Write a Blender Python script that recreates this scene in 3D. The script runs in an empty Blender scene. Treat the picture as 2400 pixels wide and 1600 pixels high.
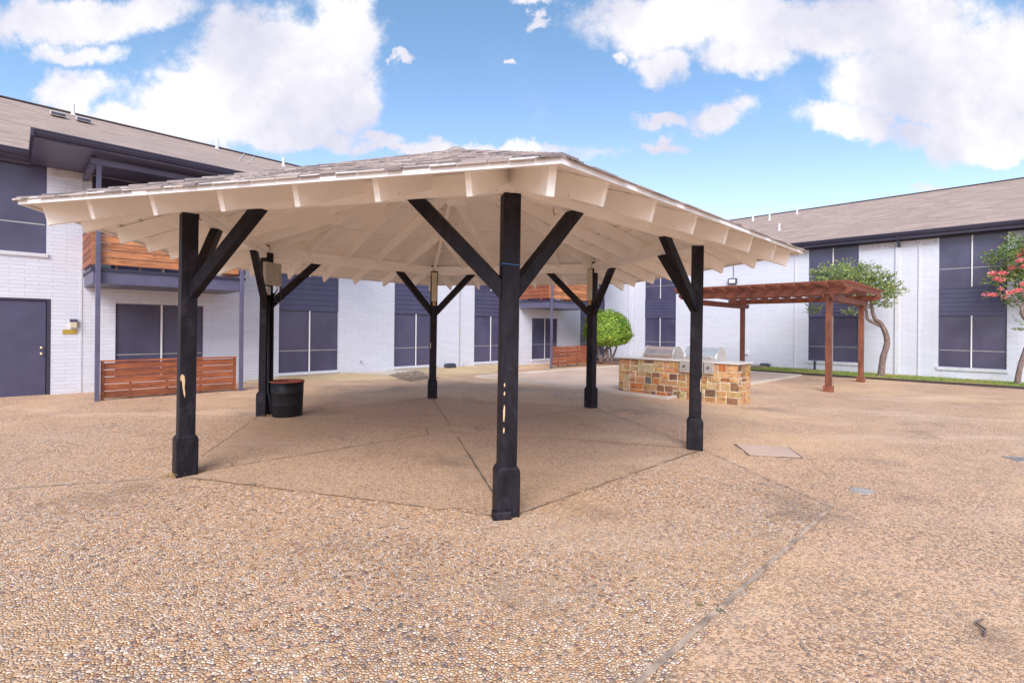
import bpy, math, random
from mathutils import Vector, Matrix
R = math.radians
SC = bpy.context.scene
COL = SC.collection

# ---------------------------------------------------------------- camera
cam_d = bpy.data.cameras.new("camera")
cam_d.lens = 36 * 1165 / 2400
cam_d.sensor_width = 36
cam_d.shift_y = -32 / 2400
cam_d.clip_start = 0.05
cam_d.clip_end = 2000
cam = bpy.data.objects.new("camera", cam_d)
COL.objects.link(cam)
cam.location = (0, 0, 1.55)
cam.rotation_euler = (R(90), -0.009, 0)
SC.camera = cam

# ---------------------------------------------------------------- node helper
class NT:
    def __init__(s, tree):
        s.t = tree; s.n = tree.nodes; s.l = tree.links
    def new(s, typ, **kw):
        nd = s.n.new(typ)
        for k, v in kw.items(): setattr(nd, k, v)
        return nd
    def put(s, sock, val):
        if isinstance(val, bpy.types.NodeSocket): s.l.new(val, sock)
        elif isinstance(val, (tuple, list)):
            sock.default_value = tuple(val) + (1,) if len(val) == 3 and len(sock.default_value) == 4 else val
        else: sock.default_value = val
    def math(s, op, a, b=0.0, c=0.0, clamp=False):
        m = s.new('ShaderNodeMath', operation=op, use_clamp=clamp)
        s.put(m.inputs[0], a); s.put(m.inputs[1], b); s.put(m.inputs[2], c)
        return m.outputs[0]
    def vmath(s, op, a, b=(0, 0, 0)):
        m = s.new('ShaderNodeVectorMath', operation=op)
        s.put(m.inputs[0], a); s.put(m.inputs[1], b)
        return m
    def mix(s, f, a, b, blend='MIX'):
        m = s.new('ShaderNodeMix', data_type='RGBA', blend_type=blend)
        s.put(m.inputs[0], f); s.put(m.inputs[6], a); s.put(m.inputs[7], b)
        return m.outputs[2]
    def ramp(s, f, stops, interp='LINEAR'):
        r = s.new('ShaderNodeValToRGB'); e = r.color_ramp.elements
        r.color_ramp.interpolation = interp
        while len(e) < len(stops): e.new(0.5)
        for i, (p, c) in enumerate(stops):
            e[i].position = p
            e[i].color = (c, c, c, 1) if isinstance(c, (int, float)) else tuple(c) + (1,)
        s.put(r.inputs[0], f)
        return r.outputs[0]
    def smooth(s, x, lo, hi):
        m = s.new('ShaderNodeMapRange', interpolation_type='SMOOTHSTEP')
        s.put(m.inputs[0], x); m.inputs[1].default_value = lo; m.inputs[2].default_value = hi
        return m.outputs[0]
    def mapping(s, vec, loc=(0, 0, 0), rot=(0, 0, 0), scale=(1, 1, 1)):
        m = s.new('ShaderNodeMapping')
        s.put(m.inputs[0], vec); m.inputs[1].default_value = loc
        m.inputs[2].default_value = rot; m.inputs[3].default_value = scale
        return m.outputs[0]
    def noise(s, vec, scale, detail=3, rough=0.55, dist=0.0):
        n = s.new('ShaderNodeTexNoise')
        s.put(n.inputs['Vector'], vec); n.inputs['Scale'].default_value = scale
        n.inputs['Detail'].default_value = detail; n.inputs['Roughness'].default_value = rough
        n.inputs['Distortion'].default_value = dist
        return n.outputs[0]

# ---------------------------------------------------------------- world
SUN_EL, SUN_AZ = 40, 188       # azimuth measured clockwise from +Y (behind the camera, slightly left)
world = bpy.data.worlds.new("World"); SC.world = world
world.use_nodes = True
w = NT(world.node_tree); w.n.clear()
geo = w.new('ShaderNodeNewGeometry')
sky = w.new('ShaderNodeTexSky', sky_type='NISHITA')
sky.sun_disc = False
sky.sun_elevation = R(SUN_EL); sky.sun_rotation = R(SUN_AZ)
sky.air_density = 1.0; sky.dust_density = 0.6; sky.ozone_density = 1.2
tc = w.new('ShaderNodeTexCoord')
sep = w.new('ShaderNodeSeparateXYZ'); w.put(sep.inputs[0], tc.outputs['Generated'])
yy = w.math('MAXIMUM', w.math('ABSOLUTE', sep.outputs[1]), 0.12)
px = w.math('DIVIDE', sep.outputs[0], yy)
pz = w.math('DIVIDE', sep.outputs[2], yy)
comb = w.new('ShaderNodeCombineXYZ'); w.put(comb.inputs[0], px); w.put(comb.inputs[1], pz)
P = comb.outputs[0]
warp = w.new('ShaderNodeTexNoise'); w.put(warp.inputs['Vector'], P)
warp.inputs['Scale'].default_value = 5.0; warp.inputs['Detail'].default_value = 8; warp.inputs['Roughness'].default_value = 0.62
wv = w.vmath('SCALE', w.vmath('SUBTRACT', warp.outputs['Color'], (0.5, 0.5, 0.5)).outputs[0])
wv.inputs[3].default_value = 0.20
PW = w.vmath('ADD', P, wv.outputs[0]).outputs[0]
# cloud banks as directions in the sky (azimuth tangent, height tangent, half sizes)
BL = [(660, 170, 240, 190), (800, 90, 110, 150), (500, 240, 260, 110), (640, 310, 190, 70), (740, 330, 110, 45),
      (150, 45, 330, 62), (330, 40, 130, 55), (175, 128, 120, 32), (170, 220, 130, 62), (330, 300, 200, 60),
      (820, 230, 80, 110), (1650, 40, 330, 85), (1560, 130, 75, 50), (1740, 130, 150, 55), (1980, 50, 420, 90), (2250, 170, 330, 150),
      (2090, 215, 190, 80), (2000, 290, 150, 42), (2140, 300, 90, 38), (2300, 290, 190, 70), (2340, 340, 90, 26),
      (1672, 256, 78, 42), (1560, 268, 75, 24), (1548, 328, 92, 20), (1255, 46, 34, 16), (1452, 115, 26, 18),
      (1250, 5, 60, 18), (1185, 150, 20, 10), (945, 135, 22, 9), (880, 320, 60, 26), (2300, 440, 170, 22), (1040, 350, 400, 22),
      (700, -500, 900, 330), (2400, -400, 800, 330), (1500, -1300, 1800, 500), (-700, 100, 600, 260), (3300, 150, 650, 260)]
fld = None
for (cx, cy, rx, ry) in BL:
    X, Z, a, b = (cx - 1200) / 1165, (768 - cy) / 1165, rx / 1165, ry / 1165
    m = w.mapping(PW, loc=(-X / a, -Z / b, 0), scale=(1 / a, 1 / b, 0))
    ln = w.new('ShaderNodeVectorMath', operation='LENGTH'); w.put(ln.inputs[0], m)
    v = w.math('SUBTRACT', 1.0, ln.outputs['Value'])
    v = w.math('MULTIPLY', v, min(1.0, 0.45 + 3.0 * b))
    fld = v if fld is None else w.math('SMOOTH_MAX', fld, v, 0.08)
n1 = w.noise(P, 7.0, 12, 0.66)
n2 = w.noise(P, 3.2, 5, 0.55)
dens = w.math('ADD', fld, w.math('MULTIPLY', w.math('SUBTRACT', n1, 0.5), 0.95))
cover = w.smooth(dens, -0.07, 0.27)
wisp = w.math('MULTIPLY', w.smooth(n2, 0.5, 0.8), 0.35)
cover = w.math('MAXIMUM', cover, w.math('MULTIPLY', wisp, w.smooth(n1, 0.4, 0.7)))
n3 = w.noise(w.mapping(P, loc=(0.03, 0.07, 0)), 3.4, 6, 0.5)
lum = w.math('ADD', w.math('MULTIPLY', w.smooth(n3, 0.38, 0.66), 0.8), w.math('MULTIPLY', w.smooth(n1, 0.35, 0.65), 0.3), clamp=True)
ccol = w.mix(lum, (0.66, 0.66, 0.79), (1.0, 0.985, 0.99))
hz = w.smooth(pz, 0.05, 0.62)
skyc = w.mix(hz, (1.30, 1.10, 1.20), (0.92, 1.06, 1.08))
skyc2 = w.mix(1.0, sky.outputs[0], skyc, 'MULTIPLY')
bg1 = w.new('ShaderNodeBackground'); w.put(bg1.inputs[0], skyc2); bg1.inputs[1].default_value = 0.112
bg2 = w.new('ShaderNodeBackground'); w.put(bg2.inputs[0], ccol); bg2.inputs[1].default_value = 0.56
mx = w.new('ShaderNodeMixShader'); w.put(mx.inputs[0], cover)
w.l.new(bg1.outputs[0], mx.inputs[1]); w.l.new(bg2.outputs[0], mx.inputs[2])
out = w.new('ShaderNodeOutputWorld'); w.l.new(mx.outputs[0], out.inputs[0])

# ---------------------------------------------------------------- sun
sd = bpy.data.lights.new("sun", 'SUN'); sd.energy = 1.95; sd.angle = R(38); sd.color = (1.0, 0.965, 0.93)
so = bpy.data.objects.new("sun", sd); COL.objects.link(so)
az, el = R(SUN_AZ), R(SUN_EL)
dirv = Vector((math.sin(az) * math.cos(el), math.cos(az) * math.cos(el), math.sin(el)))
so.rotation_euler = dirv.to_track_quat('Z', 'Y').to_euler()

SC.view_settings.view_transform = 'Standard'
SC.view_settings.look = 'None'
SC.view_settings.exposure = 1.0
SC.view_settings.gamma = 1.0
SC.cycles.max_bounces = 10
SC.cycles.diffuse_bounces = 8

# ---------------------------------------------------------------- mesh helper
class MB:
    def __init__(s): s.v = []; s.f = []; s.c = []
    def add(s, vs, fs, col=1.0):
        b = len(s.v); s.v += [tuple(p) for p in vs]
        for f in fs:
            s.f.append(tuple(b + i for i in f)); s.c.append(col)
        return s
    def box(s, x0, x1, y0, y1, z0, z1, col=1.0):
        return s.hexa([(x0, y0, z0), (x1, y0, z0), (x1, y1, z0), (x0, y1, z0), (x0, y0, z1), (x1, y0, z1), (x1, y1, z1), (x0, y1, z1)], col)
    def hexa(s, p, col=1.0):
        return s.add(p, [(0, 3, 2, 1), (4, 5, 6, 7), (0, 1, 5, 4), (1, 2, 6, 5), (2, 3, 7, 6), (3, 0, 4, 7)], col)
    def beam(s, p, q, wd, ht, up=(0, 0, 1), col=1.0):
        p, q = Vector(p), Vector(q); d = (q - p).normalized(); up = Vector(up)
        sx = d.cross(up).normalized(); u = sx.cross(d).normalized()
        pts = []
        for c in (p, q):
            for a, b in ((-1, -1), (1, -1), (1, 1), (-1, 1)):
                pts.append(c + sx * (a * wd / 2) + u * (b * ht / 2))
        return s.hexa([pts[0], pts[1], pts[5], pts[4], pts[3], pts[2], pts[6], pts[7]], col)
    def prism(s, prof, ext, col=1.0):
        """prof: list of 3d points of one end, ext: vector to the other end"""
        n = len(prof); e = Vector(ext); a = [Vector(p) for p in prof]
        vs = a + [p + e for p in a]
        fs = [tuple(range(n)), tuple(range(2 * n - 1, n - 1, -1))]
        for i in range(n):
            j = (i + 1) % n; fs.append((i, i + n, j + n, j))
        return s.add(vs, fs, col)
    def tube(s, pts, rad, n=8, col=1.0, cap=True):
        pts = [Vector(p) for p in pts]
        if not isinstance(rad, (list, tuple)): rad = [rad] * len(pts)
        vs = []; fs = []
        for i, p in enumerate(pts):
            d = (pts[min(i + 1, len(pts) - 1)] - pts[max(i - 1, 0)]).normalized()
            r = Vector((0, 0, 1)) if abs(d.z) < 0.9 else Vector((1, 0, 0))
            a = d.cross(r).normalized(); b = d.cross(a).normalized()
            for k in range(n):
                t = 2 * math.pi * k / n
                vs.append(p + (a * math.cos(t) + b * math.sin(t)) * rad[i])
        for i in range(len(pts) - 1):
            for k in range(n):
                k2 = (k + 1) % n
                fs.append((i * n + k, i * n + k2, (i + 1) * n + k2, (i + 1) * n + k))
        if cap:
            fs.append(tuple(range(n - 1, -1, -1))); fs.append(tuple((len(pts) - 1) * n + k for k in range(n)))
        return s.add(vs, fs, col)
    def lathe(s, prof, n=32, c=(0, 0, 0), col=1.0):
        vs = []; fs = []
        for r_, z in prof:
            for k in range(n):
                t = 2 * math.pi * k / n
                vs.append((c[0] + r_ * math.cos(t), c[1] + r_ * math.sin(t), c[2] + z))
        for i in range(len(prof) - 1):
            for k in range(n):
                k2 = (k + 1) % n
                fs.append((i * n + k, i * n + k2, (i + 1) * n + k2, (i + 1) * n + k))
        return s.add(vs, fs, col)
    def build(s, name, mat, parent=None, bevel=0, smooth=False, label=None):
        me = bpy.data.meshes.new(name); me.from_pydata(s.v, [], s.f); me.update()
        at = me.attributes.new('Col', 'FLOAT_COLOR', 'FACE')
        fl = []
        for c in s.c: fl += ([c, c, c, 1] if isinstance(c, (int, float)) else [c[0], c[1], c[2], 1])
        at.data.foreach_set('color', fl)
        if mat: me.materials.append(mat)
        if smooth: me.polygons.foreach_set('use_smooth', [True] * len(me.polygons))
        o = bpy.data.objects.new(name, me); COL.objects.link(o)
        if parent: o.parent = parent
        if bevel:
            b = o.modifiers.new('bevel', 'BEVEL'); b.width = bevel; b.segments = 2; b.limit_method = 'ANGLE'
        if label: o['label'] = label
        return o

def empty(name, label, cat, loc=(0, 0, 0), rz=0, group=None):
    o = bpy.data.objects.new(name, None); COL.objects.link(o)
    o.empty_display_size = 0.2
    o.location = loc; o.rotation_euler = (0, 0, rz)
    return tag(o, label, cat, group)
def tag(o, label=None, cat=None, group=None, kind=None):
    if label: o['label'] = label
    if cat: o['category'] = cat
    if group: o['group'] = group
    if kind: o['kind'] = kind
    return o
def copy_tree(o, parent=None):
    c = o.copy(); COL.objects.link(c); c.parent = parent
    for ch in list(o.children): copy_tree(ch, c)
    return c

# ---------------------------------------------------------------- materials
def mat(name, fn):
    m = bpy.data.materials.new(name); m.use_nodes = True
    t = NT(m.node_tree); t.n.clear()
    bs = t.new('ShaderNodeBsdfPrincipled'); o = t.new('ShaderNodeOutputMaterial')
    t.l.new(bs.outputs[0], o.inputs[0]); t.bs = bs
    t.tc = t.new('ShaderNodeTexCoord'); t.obj = t.tc.outputs['Object']
    fn(t)
    return m
def bump(t, h, strength=0.5, dist=0.01):
    b = t.new('ShaderNodeBump'); b.inputs['Strength'].default_value = strength
    b.inputs['Distance'].default_value = dist; t.put(b.inputs['Height'], h)
    t.l.new(b.outputs[0], t.bs.inputs['Normal'])
def attr(t):
    a = t.new('ShaderNodeAttribute'); a.attribute_name = 'Col'; return a.outputs[0]

def simple(name, col, rough=0.6, metal=0.0, var=0.12, scale=6.0, bmp=0.0, bs=60, spec=0.5):
    def fn(t):
        n = t.noise(t.obj, scale, 5, 0.6)
        c = t.mix(t.smooth(n, 0.3, 0.7), tuple(x * (1 - var) for x in col), tuple(min(1, x * (1 + var)) for x in col))
        t.put(t.bs.inputs['Base Color'], c); t.put(t.bs.inputs['Roughness'], rough); t.put(t.bs.inputs['Metallic'], metal)
        t.put(t.bs.inputs['Specular IOR Level'], spec)
        if bmp: bump(t, t.noise(t.obj, bs, 4), bmp, 0.004)
    return mat(name, fn)

def f_blackpaint(t):
    n = t.noise(t.mapping(t.obj, scale=(1, 1, 0.25)), 14, 6, 0.65)
    n2 = t.noise(t.obj, 55, 4, 0.7)
    c = t.mix(t.smooth(n, 0.35, 0.7), (0.008, 0.0065, 0.010), (0.020, 0.0165, 0.025))
    chips = t.math('MULTIPLY', t.smooth(n2, 0.68, 0.72), t.smooth(n, 0.48, 0.6))
    c = t.mix(t.math('MULTIPLY', chips, 0.5), c, (0.30, 0.28, 0.30))
    c = t.mix(t.math('MULTIPLY', t.smooth(t.noise(t.obj, 3.0, 5, 0.7), 0.52, 0.72), 0.35), c, (0.075, 0.065, 0.085))
    t.put(t.bs.inputs['Base Color'], c)
    t.bs.inputs['Specular IOR Level'].default_value = 0.2
    t.put(t.bs.inputs['Roughness'], t.math('ADD', 0.42, t.math('MULTIPLY', n, 0.25)))
    h = t.math('ADD', t.noise(t.mapping(t.obj, scale=(1, 1, 0.35)), 45, 5, 0.6), t.math('MULTIPLY', n, 0.8))
    bump(t, h, 0.55, 0.006)
M_BLACK = mat('black_paint', f_blackpaint)

def f_white(t, base=(0.94, 0.90, 0.85)):
    n = t.noise(t.obj, 2.2, 5, 0.6)
    g = t.noise(t.mapping(t.obj, scale=(1, 1, 1)), 38, 5, 0.7)
    c = t.mix(t.smooth(n, 0.3, 0.75), tuple(x * 0.93 for x in base), base)
    sp = t.smooth(t.noise(t.obj, 23, 3, 0.6), 0.69, 0.74)
    ws = t.math('MULTIPLY', t.smooth(t.noise(t.mapping(t.obj, loc=(5, 2, 1)), 1.6, 6, 0.7), 0.56, 0.72), 0.22)
    c = t.mix(ws, c, (0.50, 0.36, 0.24))
    c = t.mix(t.math('MULTIPLY', sp, 0.5), c, (0.28, 0.21, 0.15))
    t.put(t.bs.inputs['Base Color'], c); t.put(t.bs.inputs['Roughness'], 0.55)
    bump(t, g, 0.25, 0.003)
M_CREAM = mat('cream_paint', f_white)
M_TRIM = simple('white_trim_paint', (0.82, 0.80, 0.80), 0.5, var=0.04)

def f_brick(t, rh=0.077, bw=0.42):
    sp = t.new('ShaderNodeSeparateXYZ'); t.put(sp.inputs[0], t.obj)
    cb = t.new('ShaderNodeCombineXYZ'); t.put(cb.inputs[0], t.math('ADD', sp.outputs[0], sp.outputs[1])); t.put(cb.inputs[1], sp.outputs[2])
    wob = t.new('ShaderNodeTexNoise'); t.put(wob.inputs['Vector'], cb.outputs[0]); wob.inputs['Scale'].default_value = 3
    wo = t.vmath('SCALE', t.vmath('SUBTRACT', wob.outputs['Color'], (0.5, 0.5, 0.5)).outputs[0]); wo.inputs[3].default_value = 0.02
    vec = t.vmath('ADD', cb.outputs[0], wo.outputs[0]).outputs[0]
    b = t.new('ShaderNodeTexBrick'); t.put(b.inputs['Vector'], vec)
    b.inputs['Scale'].default_value = 1.0; b.inputs['Mortar Size'].default_value = 0.0045
    b.inputs['Mortar Smooth'].default_value = 0.35; b.inputs['Brick Width'].default_value = bw; b.inputs['Row Height'].default_value = rh
    b.inputs['Color1'].default_value = (0.66, 0.67, 0.755, 1); b.inputs['Color2'].default_value = (0.61, 0.62, 0.70, 1)
    b.inputs['Mortar'].default_value = (0.43, 0.435, 0.51, 1)
    n = t.noise(t.obj, 0.9, 5, 0.6)
    c = t.mix(t.math('MULTIPLY', t.smooth(n, 0.35, 0.75), 0.12), b.outputs['Color'], (0.62, 0.60, 0.62))
    n5 = t.noise(t.obj, 7, 4, 0.7)
    faded = t.smooth(n5, 0.40, 0.62)
    c = t.mix(t.math('MULTIPLY', b.outputs['Fac'], t.math('MULTIPLY', faded, 0.6)), c, (0.635, 0.645, 0.73))
    z = t.smooth(sp.outputs[2], 0.55, 0.0)
    st = t.math('MULTIPLY', z, t.smooth(t.noise(t.obj, 3.5, 5, 0.7), 0.45, 0.7))
    c = t.mix(t.math('MULTIPLY', st, 0.35), c, (0.46, 0.38, 0.30))
    t.put(t.bs.inputs['Base Color'], c); t.put(t.bs.inputs['Roughness'], 0.62)
    h = t.math('ADD', t.math('MULTIPLY', b.outputs['Fac'], -1.0), t.math('MULTIPLY', t.noise(t.obj, 30, 4), 0.5))
    h = t.math('ADD', h, t.math('MULTIPLY', t.noise(t.obj, 9, 3), 0.5))
    bump(t, h, 0.6, 0.006)
M_BRICK = mat('painted_brick', f_brick)

def f_shingle(t, c1=(0.52, 0.375, 0.31), c2=(0.28, 0.20, 0.17), rh=0.15, bw=0.45, mort=(0.15, 0.115, 0.12)):
    sp = t.new('ShaderNodeSeparateXYZ'); t.put(sp.inputs[0], t.obj)
    cb = t.new('ShaderNodeCombineXYZ'); t.put(cb.inputs[0], sp.outputs[0]); t.put(cb.inputs[1], t.math('MULTIPLY', sp.outputs[1], 1.09))
    wob = t.new('ShaderNodeTexNoise'); t.put(wob.inputs['Vector'], cb.outputs[0]); wob.inputs['Scale'].default_value = 2.5
    wo = t.vmath('SCALE', t.vmath('SUBTRACT', wob.outputs['Color'], (0.5, 0.5, 0.5)).outputs[0]); wo.inputs[3].default_value = 0.05
    vec = t.vmath('ADD', cb.outputs[0], wo.outputs[0]).outputs[0]
    b = t.new('ShaderNodeTexBrick'); t.put(b.inputs['Vector'], vec)
    b.inputs['Scale'].default_value = 1.0; b.inputs['Mortar Size'].default_value = 0.0; b.inputs['Mortar Smooth'].default_value = 0.6
    b.inputs['Brick Width'].default_value = bw; b.inputs['Row Height'].default_value = rh
    b.offset = 0.37; b.inputs['Bias'].default_value = 0.1
    b.inputs['Color1'].default_value = c1 + (1,); b.inputs['Color2'].default_value = c2 + (1,); b.inputs['Mortar'].default_value = mort + (1,)
    n = t.noise(t.obj, 1.1, 4, 0.6); gr = t.noise(t.obj, 90, 2)
    st = t.noise(t.mapping(cb.outputs[0], scale=(1.6, 9, 1)), 1.0, 4, 0.65)
    c = t.mix(t.smooth(st, 0.35, 0.68), t.mix(0.5, b.outputs['Color'], c2), b.outputs['Color'])
    c = t.mix(t.math('MULTIPLY', t.smooth(n, 0.3, 0.7), 0.35), c, (0.38, 0.285, 0.24))
    c = t.mix(t.math('MULTIPLY', gr, 0.25), c, (0.5, 0.4, 0.35))
    sv = t.new('ShaderNodeSeparateXYZ'); t.put(sv.inputs[0], vec)
    fr = t.math('FRACT', t.math('DIVIDE', sv.outputs[1], rh))
    ln_ = t.math('MULTIPLY', t.smooth(fr, 0.30, 0.02), t.math('ADD', 0.25, t.math('MULTIPLY', t.smooth(t.noise(t.mapping(vec, scale=(2.2, 6.6, 1)), 1.0, 3, 0.6), 0.35, 0.6), 0.6)))
    c = t.mix(ln_, c, mort)
    t.put(t.bs.inputs['Base Color'], c); t.put(t.bs.inputs['Roughness'], 0.9)
    bump(t, t.math('ADD', t.math('MULTIPLY', ln_, -1.0), t.math('MULTIPLY', st, 1.2)), 0.7, 0.012)
M_SHINGLE = mat('asphalt_shingle', f_shingle)

def f_tab(t):
    a = attr(t)
    n = t.noise(t.obj, 60, 3, 0.6); n2 = t.noise(t.obj, 4, 4)
    c = t.mix(t.math('MULTIPLY', n, 0.35), a, (0.10, 0.085, 0.09))
    c = t.mix(t.math('MULTIPLY', t.smooth(n2, 0.4, 0.7), 0.25), c, (0.34, 0.28, 0.26))
    t.put(t.bs.inputs['Base Color'], c); t.put(t.bs.inputs['Roughness'], 0.92)
    bump(t, n, 0.5, 0.004)
M_TAB = mat('shingle_tab', f_tab)

M_DARK = simple('slate_blue_paint', (0.066, 0.062, 0.120), 0.42, var=0.10, scale=2.5, bmp=0.08)
M_DARKER = simple('dark_eave_paint', (0.036, 0.032, 0.062), 0.4, var=0.1, scale=2)
M_BALC = simple('balcony_slate_paint', (0.105, 0.098, 0.165), 0.45, var=0.14, scale=2.5)
def f_screen(t):
    n = t.noise(t.mapping(t.obj, scale=(0.6, 0.6, 0.5)), 1.6, 3, 0.5)
    c = t.mix(t.smooth(n, 0.25, 0.75), (0.048, 0.044, 0.088), (0.088, 0.081, 0.148))
    t.put(t.bs.inputs['Base Color'], c); t.put(t.bs.inputs['Roughness'], 0.28); t.put(t.bs.inputs['Specular IOR Level'], 0.55)
    wv_ = t.noise(t.mapping(t.obj, scale=(1, 1, 1)), 2.2, 3, 0.5, 1.5)
    bump(t, wv_, 0.12, 0.03)
M_SCREEN = mat('solar_screen', f_screen)
def f_glass(t):
    t.put(t.bs.inputs['Base Color'], (0.03, 0.03, 0.04)); t.put(t.bs.inputs['Roughness'], 0.15)
M_GLASS = mat('dark_glass', f_glass)

def wood(name, lo, hi, axis='X', rough=0.55):
    def fn(t):
        sc = {'X': (1.2, 14, 14), 'Y': (14, 1.2, 14), 'Z': (14, 14, 1.2)}[axis]
        a = attr(t); sp = t.new('ShaderNodeSeparateColor'); t.put(sp.inputs[0], a)
        off = t.new('ShaderNodeCombineXYZ')
        for i in range(3): t.put(off.inputs[i], t.math('MULTIPLY', sp.outputs[0], 37.0))
        v = t.vmath('ADD', t.obj, off.outputs[0]).outputs[0]
        g = t.noise(t.mapping(v, scale=sc), 1.6, 6, 0.6, 1.2)
        g2 = t.noise(t.mapping(v, scale=sc), 7.0, 3, 0.6)
        big = t.noise(v, 2.1, 3)
        f = t.math('ADD', t.math('MULTIPLY', g, 0.55), t.math('MULTIPLY', g2, 0.25))
        f = t.math('ADD', f, t.math('MULTIPLY', big, 0.2))
        c = t.mix(t.smooth(f, 0.33, 0.66), lo, hi)
        c = t.mix(1.0, c, a, 'MULTIPLY')
        kn = t.new('ShaderNodeTexVoronoi'); t.put(kn.inputs['Vector'], t.mapping(v, scale=tuple(x ** 0.35 for x in sc))); kn.inputs['Scale'].default_value = 1.9
        k = t.smooth(kn.outputs['Distance'], 0.085, 0.04)
        c = t.mix(t.math('MULTIPLY', k, 0.75), c, tuple(x * 0.22 for x in lo))
        t.put(t.bs.inputs['Base Color'], c); t.put(t.bs.inputs['Roughness'], rough)
        bump(t, g2, 0.2, 0.003)
    return mat(name, fn)
M_WOODX = wood('stained_cedar_boards', (0.13, 0.036, 0.018), (0.38, 0.115, 0.045), 'X')
M_WOODHI = wood('orange_cedar_boards', (0.24, 0.080, 0.032), (0.62, 0.255, 0.105), 'X')
M_WOODPY = wood('stained_cedar_post', (0.10, 0.032, 0.018), (0.30, 0.095, 0.046), 'Z')
M_WOODY = wood('stained_cedar_rafter', (0.10, 0.030, 0.018), (0.27, 0.082, 0.042), 'Y')
M_WOODB = wood('stained_cedar_beam', (0.11, 0.032, 0.018), (0.29, 0.088, 0.044), 'X')

def aggregate(name, size, matrix, cover, palette, bstr=0.9, stain=1.0, tint=(0.60, 0.40, 0.22), gain=(1.02, 0.90, 0.77)):
    """exposed aggregate: pebbles of about `size` metres set in a sandy matrix"""
    def fn(t):
        pos = t.obj
        wb = t.new('ShaderNodeTexNoise'); t.put(wb.inputs['Vector'], pos); wb.inputs['Scale'].default_value = 0.8 / size; wb.inputs['Detail'].default_value = 1
        wv2 = t.vmath('SCALE', t.vmath('SUBTRACT', wb.outputs['Color'], (0.5, 0.5, 0.5)).outputs[0]); wv2.inputs[3].default_value = size * 0.5
        p2 = t.vmath('ADD', pos, wv2.outputs[0]).outputs[0]
        v = t.new('ShaderNodeTexVoronoi', voronoi_dimensions='2D'); t.put(v.inputs['Vector'], p2); v.inputs['Scale'].default_value = 1 / size
        v.inputs['Randomness'].default_value = 1.0
        e = t.new('ShaderNodeTexVoronoi', voronoi_dimensions='2D', feature='DISTANCE_TO_EDGE'); t.put(e.inputs['Vector'], p2); e.inputs['Scale'].default_value = 1 / size
        e.inputs['Randomness'].default_value = 1.0
        sc = t.new('ShaderNodeSeparateColor'); t.put(sc.inputs[0], v.outputs['Color'])
        stones = t.ramp(sc.outputs[0], palette, 'CONSTANT')
        vary = t.math('ADD', 0.66, t.math('MULTIPLY', sc.outputs[1], 0.6))
        stones = t.mix(1.0, stones, vary, 'MULTIPLY')
        big = t.noise(pos, 0.33, 5, 0.6); mid = t.noise(pos, 1.3, 5, 0.65); fine = t.noise(pos, 5.0, 4, 0.6)
        have = t.math('SUBTRACT', sc.outputs[2], t.math('MULTIPLY', t.math('SUBTRACT', mid, 0.5), 1.1))
        have = t.smooth(have, 1 - cover - 0.02, 1 - cover + 0.02)
        m = t.math('MULTIPLY', t.smooth(e.outputs['Distance'], 0.04, 0.10), have)
        sandn = t.noise(pos, 160, 2, 0.7)
        mt = t.mix(t.smooth(sandn, 0.25, 0.75), tuple(x * 0.72 for x in matrix), tuple(min(1, x * 1.2) for x in matrix))
        gap = t.math('MULTIPLY', t.smooth(e.outputs['Distance'], 0.085, 0.0), have)
        mt = t.mix(t.math('MULTIPLY', gap, 0.9), mt, tuple(x * 0.12 for x in matrix))
        c = t.mix(m, mt, stones)
        # lasting stains: rusty yellow sand, grey film, dark mildew
        c = t.mix(t.math('MULTIPLY', t.smooth(big, 0.46, 0.66), 0.42 * stain), c, tint)
        c = t.mix(t.math('MULTIPLY', t.smooth(mid, 0.54, 0.74), 0.30 * stain), c, (0.46, 0.36, 0.33))
        dk = t.noise(t.mapping(pos, loc=(13.1, 4.2, 0)), 0.75, 6, 0.68)
        c = t.mix(t.math('MULTIPLY', t.smooth(dk, 0.52, 0.72), 0.44 * stain), c, (0.22, 0.16, 0.125))
        lt = t.noise(t.mapping(pos, loc=(3.1, 9.2, 0), rot=(0, 0, 0.8), scale=(0.5, 1.6, 1)), 0.5, 6, 0.65)
        c = t.mix(t.math('MULTIPLY', t.smooth(lt, 0.52, 0.70), 0.32 * stain), c, (0.78, 0.64, 0.50))
        c = t.mix(t.math('MULTIPLY', fine, 0.12), c, (0.25, 0.2, 0.17))
        c = t.mix(1.0, c, gain, 'MULTIPLY')
        t.put(t.bs.inputs['Base Color'], c)
        t.put(t.bs.inputs['Roughness'], t.math('SUBTRACT', 0.85, t.math('MULTIPLY', m, 0.3)))
        h = t.math('MULTIPLY', t.math('POWER', t.math('MINIMUM', t.math('MULTIPLY', e.outputs['Distance'], 2.6), 1.0), 0.6), have)
        h = t.math('ADD', h, t.math('MULTIPLY', sandn, 0.12))
        bump(t, h, bstr, size * 0.42)
    return mat(name, fn)
PAL1 = [(0.0, (0.82, 0.62, 0.45)), (0.17, (0.72, 0.47, 0.27)), (0.32, (0.88, 0.73, 0.58)), (0.48, (0.58, 0.44, 0.37)),
        (0.54, (0.78, 0.54, 0.34)), (0.68, (0.42, 0.34, 0.36)), (0.73, (0.92, 0.80, 0.70)), (0.85, (0.66, 0.38, 0.20)),
        (0.89, (0.22, 0.17, 0.17)), (0.93, (0.46, 0.19, 0.12)), (0.95, (0.66, 0.62, 0.63)), (0.99, (0.20, 0.20, 0.26))]
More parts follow.
